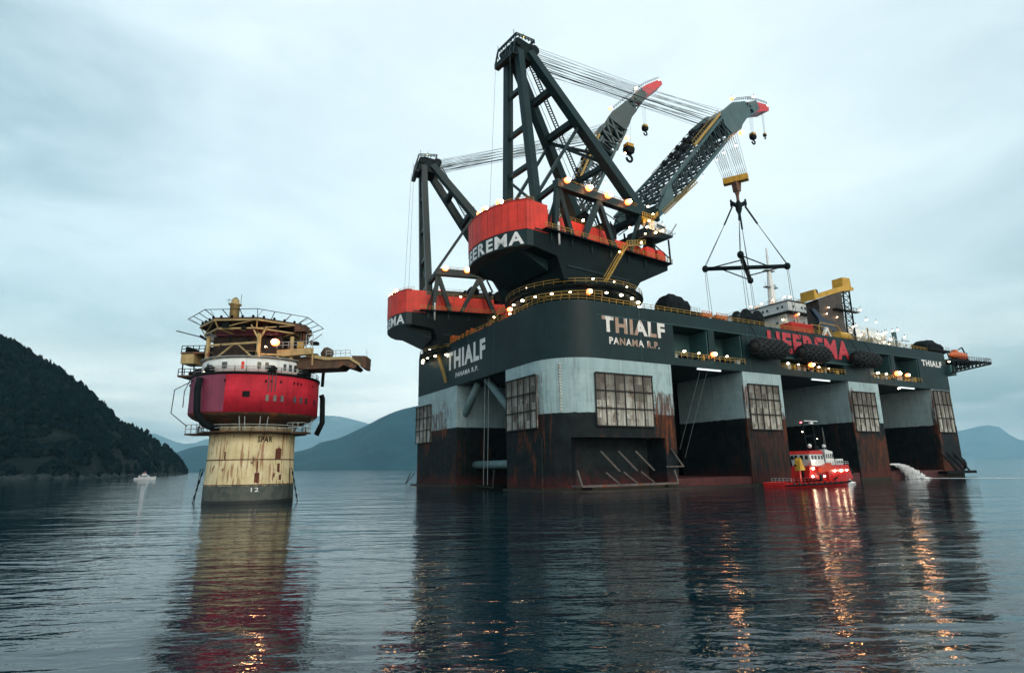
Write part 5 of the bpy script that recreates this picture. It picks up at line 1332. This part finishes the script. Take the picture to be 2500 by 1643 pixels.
# helideck
oc = [(SX - .8 + 11.0 * math.cos(R_(22.5 + 45 * k)), SY + 11.0 * math.sin(R_(22.5 + 45 * k))) for k in range(8)]
HZ = 34.0
heli = T.part('helideck', MB().prism(oc, HZ, HZ + .45), M_CREAMD)
T.part('deck_edge_beam', (lambda m: [m.beam((*oc[k], HZ - .1), (*oc[(k + 1) % 8], HZ - .1), .3) for k in range(8)] and m)(MB()), M_CREAM, heli)
mb = MB()
oc2 = [(SX - .8 + 13.4 * math.cos(R_(22.5 + 45 * k)), SY + 13.4 * math.sin(R_(22.5 + 45 * k)), HZ + 1.5) for k in range(8)]
for k in range(8):
    a_, b_ = Vector(oc2[k]), Vector(oc2[(k + 1) % 8]); c_, d_ = Vector((*oc[k], HZ + .45)), Vector((*oc[(k + 1) % 8], HZ + .45))
    mb.beam(a_, b_, .11)
    for t in (0, .33, .66, 1): mb.beam(c_.lerp(d_, t), a_.lerp(b_, t), .12)
    mb.beam(a_.lerp(b_, .1), c_.lerp(d_, .0), .06)
T.part('safety_net', mb, M_CRANE_D, heli)
mb = MB(); oc3 = [Vector((SX - .8 + 10.0 * math.cos(R_(22.5 + 45 * k)), SY + 10.0 * math.sin(R_(22.5 + 45 * k)), HZ - 1.6)) for k in range(8)]
for k in range(8):
    a_, b_ = oc3[k], oc3[(k + 1) % 8]; mb.beam(a_, b_, .3); mb.beam(a_, (*oc[k], HZ), .22); mb.beam(a_, (*oc[(k + 1) % 8], HZ), .18); mb.beam(a_, (SX, SY, HZ - .3), .26); mb.beam(a_.lerp(b_, .5), (SX, SY, HZ - 1.2), .22); mb.beam(a_, (SX + (a_.x - SX) * .55, SY + (a_.y - SY) * .55, 31.8), .24)
T.part('helideck_truss', mb, M_CREAM, heli)
mb = MB()
for k in range(8):
    for t in (.15, .4, .65, .9): p = Vector((*oc[k], HZ + .6)).lerp(Vector((*oc[(k + 1) % 8], HZ + .6)), t); mb.blob(p, .3, .3, .3, 6, 4)
T.part('deck_light', mb, M_BLACK, heli, each='prim')
T.part('left_boom', MB().beam((SX - 10, SY - 3, HZ - 2.2), (SX - 15.4, SY - 5, HZ - .9), .18).beam((SX - 9, SY - 3, HZ - 3), (SX - 11, SY - 4, HZ - 1.8), .5), M_BLACK)
# navigation mast
mb = MB().lathe(SX - 5.2, SY - 2, [(.95, HZ + .45), (.95, 39.2), (1.3, 39.3), (1.3, 39.5), (.8, 39.5), (.8, 40.4), (.2, 41.0)], 14)
T.part('beacon_mast', mb, M_CREAM)
T.part('aerial', MB().beam((SX - 6.6, SY - 2, 39.4), (SX - 6.6, SY - 2, 40.8), .07).beam((SX - 4.0, SY - 2, 39.4), (SX - 4.0, SY - 2, 41.6), .07).beam((SX - 7.2, SY - 2, 40.4), (SX - 6, SY - 2, 40.5), .06).blob((SX - 5.2, SY - 2, 40.1), .75, .75, .9, 8, 6), M_BLACK, each='touch')
# left outrigger decks
mb = MB().box(SX - 14.0, SX - 7.5, SY - 5, SY + 2, 28.2, 28.6)
T.part('side_deck', mb, M_CREAMD)
T.part('locker', MB().box(SX - 13.9, SX - 11.2, SY - 4.9, SY - 1, 26.2, 28.19), M_CREAM)
mb = MB().box(SX - 14.8, SX - 8.5, SY - 4, SY + 2, 23.6, 23.95)
T.part('side_deck', mb, M_CREAMD)
mb = MB().rail([(SX - 13.9, SY - 4.9, 28.6), (SX - 8, SY - 4.9, 28.6)], 1.3, .06, 1.2).rail([(SX - 14.7, SY - 3.9, 23.95), (SX - 11, SY - 3.9, 23.95)], 1.3, .06, 1.2)
mb.beam((SX - 13.8, SY - 4, 23.9), (SX - 13.6, SY - 4.5, 26.2), .2); mb.beam((SX - 11.4, SY - 4, 23.9), (SX - 11.3, SY - 4.5, 26.2), .2)
T.part('side_railing', mb, M_BLACK, each='prim')
mb = MB(); rnd = random.Random(17)
for k in range(16): x = SX - rnd.uniform(9, 14); z = rnd.choice((28.7, 24.0, 21.8)); mb.box(x, x + rnd.uniform(.4, 1.3), SY - 4 + rnd.uniform(0, 2), SY - 1, z, z + rnd.uniform(.5, 1.5))
T.part('gear_box', mb, M_BLACK, each='touch')
# right loading arm
mb = MB().slab([(SX + 6, 28.5), (SX + 14.4, 28.9), (SX + 14.6, 27.6), (SX + 6, 27.1)], SY - 6, SY - 4.6)
T.part('arm_deck', mb, M_CREAM)
mb = MB().slab([(SX + 7, 27.0), (SX + 14.6, 27.5), (SX + 24.2, 26.9), (SX + 26.4, 25.2), (SX + 25.6, 24.7), (SX + 22.6, 25.5), (SX + 21.6, 24.9), (SX + 12.0, 24.7), (SX + 7.5, 25.4)], SY - 4.4, SY + 1)
T.part('arm_girder', mb, M_CREAMD)
T.part('arm_flange', MB().slab([(SX + 13.0, 28.0), (SX + 18.2, 27.1), (SX + 24.4, 27.15), (SX + 27.4, 25.6), (SX + 27.2, 25.2), (SX + 24.3, 26.6), (SX + 17.8, 26.5), (SX + 12.6, 27.3)], SY - 4.75, SY - 4.45).box(SX + 24.8, SX + 28.6, SY - 4, SY, 26.2, 27.2), M_CREAM)
T.part('arm_head', MB().slab([(SX + 27.6, 24.9), (SX + 28.6, 24.8), (SX + 28.7, 27.3), (SX + 24.6, 27.4)], SY - 4.4, SY), M_CREAMD)
T.part('arm_winch', MB().blob((SX + 17.6, SY - 3, 28.2), 1.6, 1.4, 1.2, 9, 6, .2), M_CREAMD)
mb = MB().rail([(SX + 6, SY - 6, 28.8), (SX + 14.4, SY - 6, 28.9)], 1.3, .05, 1.2).rail([(SX + 18, SY - 4.6, 27.2), (SX + 24.5, SY - 4.6, 27.3)], 1.2, .05, 1.2)
mb.rail([(SX + 12.6, SY - 5, 28.9), (SX + 14.4, SY - 5, 28.9)], 3.0, .06, 1.6, 1); mb.beam((SX + 28.4, SY - 2, 27.3), (SX + 27.8, SY - 2, 29.4), .07)
T.part('arm_railing', mb, M_GALV, each='touch')
T.part('yellow_locker', MB().box(SX + 10.4, SX + 12, SY - 5.4, SY - 4.6, 29.0, 30.2), M_YEL2)
T.part('arm_post', MB().beam((SX + 14.6, SY - 5.2, 29.0), (SX + 14.7, SY - 5.2, 25.4), .3), M_CREAM)
mb = MB().beam((SX + 13.2, SY - 3, 25), (SX + 12.6, SY - 3, 21.8), .5).beam((SX + 9.5, SY - 4, 25.3), (SX + 12.8, SY - 3.2, 23.6), .2).beam((SX + 11, SY - 4, 25.3), (SX + 12.8, SY - 3.2, 23.8), .2).beam((SX + 15.2, SY - 3, 25), (SX + 13, SY - 3, 23.6), .15)
T.part('arm_strut', mb, M_BLACK)
mb = MB()
for k in range(5): mb.box(SX + 10.5 + k * .55, SX + 10.8 + k * .55, SY - 4 + k * .3, SY - 2, 29.6 + k * .4, 33.4 - k * .8)
mb.box(SX + 9.2, SX + 12.0, SY - 5, SY - 2, 32.6, 34.0)
T.part('crane_house', mb, M_CREAMD)
lamp(T, (SX + 6.9, SY - 9.2, 29.4), .55, L_WARM, (0, .8, -.4)); lamp(T, (SX + 5.0, SY - 9.0, 28.6), .2, L_WARMS)
lamp(T, (SX - 7.5, SY - 7.4, 24.0), .12, L_WHITE)
for s, xs in ((-1, -8.9), (1, 8.9)):
    mb = MB()
    for k in range(10):
        p = Vector((SX + xs + s * k * .17, SY - 1.5, 6.0 - k * .66)); mb.beam(p, p + Vector((s * .17, 0, -.66)), .24 if k % 2 else .12)
    mb.beam((SX + xs, SY - 2.6, 6), (SX + xs + s * .5, SY - 3, -.5), .1)
    T.part('mooring_chain', mb, M_BLACK)

# fit the surveyed sizes: slimmer drum and lower upper works than first laid out
for o in [c for c in T.o.children_recursive if c.type == 'MESH']:
    arm = o.name.split('.')[0] in ('arm_deck', 'arm_girder', 'arm_flange', 'arm_head', 'arm_winch', 'arm_railing', 'arm_post', 'arm_strut', 'yellow_locker', 'crane_house')
    for v in o.data.vertices:
        x, y, z = v.co
        if arm and x > 8: x = 8 + (x - 8) * .76
        v.co = (x * .913, y * .913, z if z < 15.4 else 15.4 + (z - 15.4) * .905)
    o.data.update()

# ================================================================== TUG
TUG = Frame(0, 0, 0, 0); TUG.M = SHIP.M @ Matrix.Translation((61.5, -15, 0)) @ Matrix.Diagonal((.78, .8, .88, 1))
T = Thing('tugboat', 'red tugboat with white wheelhouse alongside the crane vessel', 'tugboat', TUG)
M_TUG = paint('tug_red', (.46, .016, .016), .4, .15, .3, rust=.03)
M_TUGO = paint('tug_orange', (.58, .055, .022), .45, .1, .4)
mb = MB(); st = [(-18.5, 3.6, 1.25), (-16, 4.8, 1.25), (-8, 5.2, 1.35), (2.5, 5.3, 1.5), (2.6, 5.3, 1.5), (5.2, 5.3, 2.9), (9, 4.9, 3.1), (13, 3.4, 3.6), (15.5, 1.6, 4.2), (16.8, .15, 4.6)]
for x, w, z in st:
    mb.v += [(x, -w, z), (x - (.2 if x < 13 else .6), -w * .92, .6), (x - (.3 if x < 13 else 1.5), -w * .7, -1.5), (x - (.3 if x < 13 else 1.5), w * .7, -1.5), (x - (.2 if x < 13 else .6), w * .92, .6), (x, w, z)]
for i in range(len(st) - 1):
    for j in range(5): mb.face([i * 6 + j, i * 6 + j + 1, (i + 1) * 6 + j + 1, (i + 1) * 6 + j])
mb.face([0, 5, 4, 3, 2, 1]); 
hull = T.part('hull', mb, M_TUG)
mb = MB(); dk = [(x, w * .97, min(z - .7, 2.6)) for x, w, z in st]
for x, w, z in dk: mb.v += [(x, -w, z), (x, w, z)]
for i in range(len(dk) - 1): mb.face([2 * i, 2 * i + 2, 2 * i + 3, 2 * i + 1])
T.part('deck', mb, M_BLACK, hull)
mb = MB()
for i in range(len(st) - 1):
    for s in (-1, 1): mb.beam((st[i][0], s * (st[i][1] + .12), .55 + i * .06), (st[i + 1][0], s * (st[i + 1][1] + .12), .55 + (i + 1) * .06), .4)
T.part('rubbing_strake', mb, M_BLACK, hull)
sup = T.part('superstructure', MB().slab([(2.0, 1.0), (2.4, 5.2), (12.6, 5.4), (14.0, 2.4), (14, 1.6)][::-1], -3.6, 3.6), M_TUG)
mb = MB().slab([(-4.6, 5.3), (-5.4, 8.3), (1.2, 8.3), (1.8, 5.6), (-1.5, 5.2)][::-1], -3.1, 3.1)
wh = T.part('wheelhouse', mb, M_WHITE)
T.part('wheelhouse_roof', MB().slab([(-5.6, 8.31), (-5.0, 9.2), (.6, 9.3), (1.4, 8.31)][::-1], -3.3, 3.3), M_TUG, wh)
for y in (-2.6, -1.0, .8, 2.0): T.part('window', MB().box(-5.43, -5.28, y, y + .9, 7.0, 8.0), M_GLASS, wh)
for x in (-4.4, -2.9, -1.3, .1): T.part('window', MB().box(x, x + 1.0, -3.17, -3.105, 6.95, 8.0), M_GLASS, wh)
T.part('house_front', MB().slab([(-6.2, 2.2), (-5.4, 5.29), (2.2, 5.2), (2.0, 1.4)][::-1], -3.0, 3.0), M_TUG)
T.part('rescue_boat', MB().slab([(-2.4, 3.6), (-2.0, 4.8), (2.4, 6.0), (3.0, 5.0), (1.6, 3.9)][::-1], -4.6, -3.2), M_TUGO)
mb = MB().slab([(3.8, 5.31), (3.9, 9.6), (7.6, 9.0), (8.2, 5.4)][::-1], -2.2, 2.2)
fn = T.part('forward_house', mb, M_WHITE)
for x in (4.2, 5.2, 6.2, 7.1): T.part('window', MB().box(x, x + .6, -2.27, -2.205, 7.2, 8.4), M_GLASS, fn)
T.part('bridge_wing', MB().box(8.5, 12.2, -2.4, 2.4, 5.42, 7.0), M_WHITE)
for x in (8.9, 10.0, 11.1): T.part('window', MB().box(x, x + .7, -2.47, -2.405, 5.9, 6.6), M_GLASS)
mb = MB().box(-9.5, -7.6, -2.4, -.6, 1.0, 4.0)
T.part('winch', MB().tube([(-3.5, -2, 2.3), (-3.5, 2, 2.3)], 1.1, 12).box(-12, -11.2, -3.2, -2.4, .9, 2.4).box(-1.5, -.6, -3.4, -2.6, .9, 3), M_BLACK)
T.part('bow_fender', MB().tube([(16.9, -1.4, 3.9), (17.2, 0, 4.1), (16.9, 1.4, 3.9)], .6, 9).tube([(15.2, -3.0, 3.2), (16.9, -1.4, 3.6)], .45, 8), M_TYRE)
T.part('upper_railing', MB().rail([(2.6, -3.5, 5.4), (13, -3.4, 5.4)], .9, .05, 1.3).rail([(-15, -3.2, 1.3), (-15, 3.2, 1.3)], 1.0, .06, 1.2), M_GALV)
T.part('funnel', MB().slab([(2.4, 5.3), (2.2, 8.8), (3.4, 8.8), (3.6, 5.3)][::-1], .6, 2.2).slab([(2.4, 5.3), (2.2, 8.8), (3.4, 8.8), (3.6, 5.3)][::-1], -2.0, -.9), M_BLACK)
T.part('deck_crane', MB().beam((-7, -1.5, 1.2), (-6.8, -1.5, 4.6), .5).beam((-6.8, -1.5, 4.6), (-10.5, -1.5, 5.6), .3), M_BLACK)
T.part('yellow_cover', MB().slab([(-9.8, 4.1), (-9.6, 6.6), (-9.0, 7.4), (-7.4, 4.3)][::-1], -2.8, -1.2), M_YEL2)
T.part('cover_post', MB().box(-9.7, -9.0, -2.4, -1.6, 1.0, 4.09), M_TUG)
mb = MB().beam((2.2, -.8, 5.2), (1.8, -.5, 16.6), .4).beam((-2.8, -1, 9.2), (-2.2, 0, 16.4), .3).beam((-2.2, -.4, 13.2), (3.4, -.4, 13.4), .22).beam((-3.6, 0, 16.6), (2.4, 0, 16.9), .3).beam((6, 0, 9), (5.6, 0, 15.8), .16)
mb.box(1.2, 3.2, -1.0, 1.0, 5.3, 10.5)
T.part('mast', mb, M_BLACK)
T.part('radar_scanner', MB().box(-2.4, 4.2, -.9, -.65, 17.15, 17.35).box(.4, 1.8, -1.0, -.4, 16.4, 17.0), M_WHITE)
T.part('dome', MB().blob((-1.4, -1, 10.5), .6, .6, .6, 10, 6), M_WHITE); T.part('dome', MB().blob((5.6, -1, 10.5), .55, .55, .5, 10, 6), M_WHITE)
T.part('aerial', MB().beam((6.2, -1.4, 9.0), (5.6, -1.4, 14.5), .05).beam((5.2, -1.4, 9.2), (5.4, -1.4, 15.5), .05), M_GALV)
T.part('deck_railing', MB().rail([(-17, -4.4, 1.3), (-6.5, -5.0, 1.4)], .9, .04, 1.5).rail([(-6, -3, 5.3), (-5, -3.1, 5.4)], .9, .04, 1), M_TUG)
mb = MB()
for x in (-17, -14.6, -12.2, -9.8, -7.4, -5, -2.6, 0, 2.4, 4.8): mb.blob((x, -5.45, .85), .45, .25, .4, 10, 6)
T.part('tyre', mb, M_TYRE, each='prim')
for x, y, z, r, m in ((-5.0, -3.6, 4.6, .38, L_WHITE), (-3.9, -3.5, 6.5, .28, L_WHITE), (-6.4, -4.2, 2.6, .42, L_WHITE), (-.9, -4.2, 2.6, .36, L_WHITE), (5.0, -3.9, 3.9, .38, L_WHITE), (8.2, -3.9, 3.9, .38, L_WHITE), (11.2, -3.8, 4.0, .36, L_WHITE), (-4.8, -1.5, 14.2, .16, L_WHITE), (2.4, -1.2, 12.4, .12, L_WHITE)):
    lamp(T, (x, y, z), r, m, (0, .5, .3))
lamp(T, (-5.0, -1.5, 16.7), .34, L_RED, (0, .5, .3))

# ================================================================== MOTOR BOAT
M_BOATW = paint('boat_white', (.42, .46, .48), .6, .15, .5)
bx, by = -308, 503
BF = Frame(bx, by, 0, R_(12))
T = Thing('motorboat', 'small white passenger boat close to the wooded shore', 'motorboat', BF)
mb = MB(); st = [(-8, 1.9, 1.5), (-4, 2.3, 1.5), (3, 2.2, 1.8), (6.5, 1.1, 2.2), (8.2, .1, 2.5)]
for x, w, z in st: mb.v += [(x, -w, z), (x - .3, -w * .75, -.4), (x - .3, w * .75, -.4), (x, w, z)]
for i in range(4):
    for j in range(4): j2 = (j + 1) % 4; mb.face([i * 4 + j, i * 4 + j2, (i + 1) * 4 + j2, (i + 1) * 4 + j])
mb.face([0, 3, 2, 1])
T.part('hull', mb, M_BOATW)
cb = T.part('cabin', MB().slab([(-5, 1.5), (-4.6, 3.3), (1.6, 3.3), (3.4, 1.7)][::-1], -1.7, 1.7), M_BOATW)
T.part('window', MB().slab([(-4, 2.3), (-4, 3.0), (1.4, 3.0), (2.1, 2.3)][::-1], -1.78, -1.71), M_GLASS, cb)
T.part('wheelhouse', MB().slab([(-2.4, 3.31), (-2.2, 4.9), (.2, 4.9), (.8, 3.31)][::-1], -1.2, 1.2), M_BOATW)
T.part('funnel', MB().box(-1.6, -.6, -.5, .5, 4.91, 5.8), M_TUG)
T.part('mast', MB().beam((-.2, 0, 4.9), (-.4, 0, 7), .12), M_BOATW)

# ================================================================== WATER JET AND FOAM
def foam_mat():
    m, t, b = nodes('foam'); o = add(t, 'ShaderNodeTexCoord').outputs['Object']
    b.inputs['Base Color'].default_value = (.75, .80, .82, 1); b.inputs['Roughness'].default_value = .8
    f = noise_fac(t, o, 1.1, .34, .56, detail=6)
    tr = add(t, 'ShaderNodeBsdfTransparent'); mx_ = add(t, 'ShaderNodeMixShader')
    t.links.new(f, mx_.inputs[0]); t.links.new(tr.outputs[0], mx_.inputs[1]); t.links.new(b.outputs[0], mx_.inputs[2])
    t.links.new(mx_.outputs[0], t.nodes['Material Output'].inputs['Surface'])
    return m
def spray_mat():
    m, t, b = nodes('spray'); o = add(t, 'ShaderNodeTexCoord').outputs['Object']
    b.inputs['Base Color'].default_value = (.92, .94, .95, 1); b.inputs['Roughness'].default_value = .8
    f = noise_fac(t, o, 2.2, .22, .48, detail=7)
    tr = add(t, 'ShaderNodeBsdfTransparent'); mx_ = add(t, 'ShaderNodeMixShader')
    t.links.new(f, mx_.inputs[0]); t.links.new(tr.outputs[0], mx_.inputs[1]); t.links.new(b.outputs[0], mx_.inputs[2])
    t.links.new(mx_.outputs[0], t.nodes['Material Output'].inputs['Surface'])
    return m
J = Thing('water_jet', 'white jet of discharge water arcing from the hull onto the fjord', 'water jet', SHIP, (122, -1, 0))
M_SPRAY = spray_mat()
mb = MB(); rnd = random.Random(6)
for k in range(3200):
    sp = rnd.uniform(.35, 1.0); t = rnd.random() ** .75
    x = 121.3 + 12.5 * (.55 + .45 * sp) * t; y = -.6 - 3.0 * t * sp; z = 4.4 + 1.2 * t * sp - 5.7 * t * t
    g = .08 + .42 * t; r_ = rnd.uniform(.04, .10) * (1 + 1.0 * t)
    mb.blob((x + rnd.gauss(0, g), y + rnd.gauss(0, g), max(.05, z + rnd.gauss(0, g * .8))), r_ * 1.6, r_, r_, 5, 3, .2)
for k in range(60): mb.blob((133.0 + rnd.gauss(0, 1.8), -3.0 + rnd.gauss(0, 1.4), rnd.uniform(0, .25)), rnd.uniform(.2, .8), rnd.uniform(.2, .6), rnd.uniform(.08, .25), 6, 4, .3)
J.part('spray', mb, M_SPRAY)
mb = MB(); n = 40
pts = []
for i in range(n + 1):
    t = i / n; x = 132.5 + 24 * t; yc = -1 - 52 * t; w = 2.6 + 3.0 * math.sin(PI * min(1, t * 1.3)) * (1 - t * .5)
    mb.v += [(x - w, yc, .03), (x + w, yc, .03)]
for i in range(n): mb.face([2 * i, 2 * i + 1, 2 * i + 3, 2 * i + 2])
J.part('foam', mb, foam_mat())
J2 = Thing('bow_spout', 'thin stream of cooling water falling beside the tug bow', 'water jet', SHIP, (82, -10, 0))
mb = MB()
for k in range(7): mb.tube([(80 + .15 * k, -9, 3.4), (81.6 + .25 * k, -9.6, 2.6), (82.8 + .35 * k, -10, .2)], .05, 4, r2=.14, cap=False)
mb.blob((83.6, -10, .1), 1.9, 1.2, .3, 9, 4, .3)
J2.part('stream', mb, M_SPRAY)

# ================================================================== HAZE
mb = MB().box(-48000, 48000, -400, 46000, -9, 3200)
hz = bpy.data.materials.new('haze'); hz.use_nodes = True; t = hz.node_tree; t.nodes.clear()
ou = t.nodes.new('ShaderNodeOutputMaterial'); pv = t.nodes.new('ShaderNodeVolumePrincipled')
pv.inputs['Color'].default_value = (.40, .80, 1.0, 1); pv.inputs['Density'].default_value = 3.2e-5; pv.inputs['Anisotropy'].default_value = 0
t.links.new(pv.outputs[0], ou.inputs['Volume'])
single('haze', mb, hz, None, None, kind='stuff')
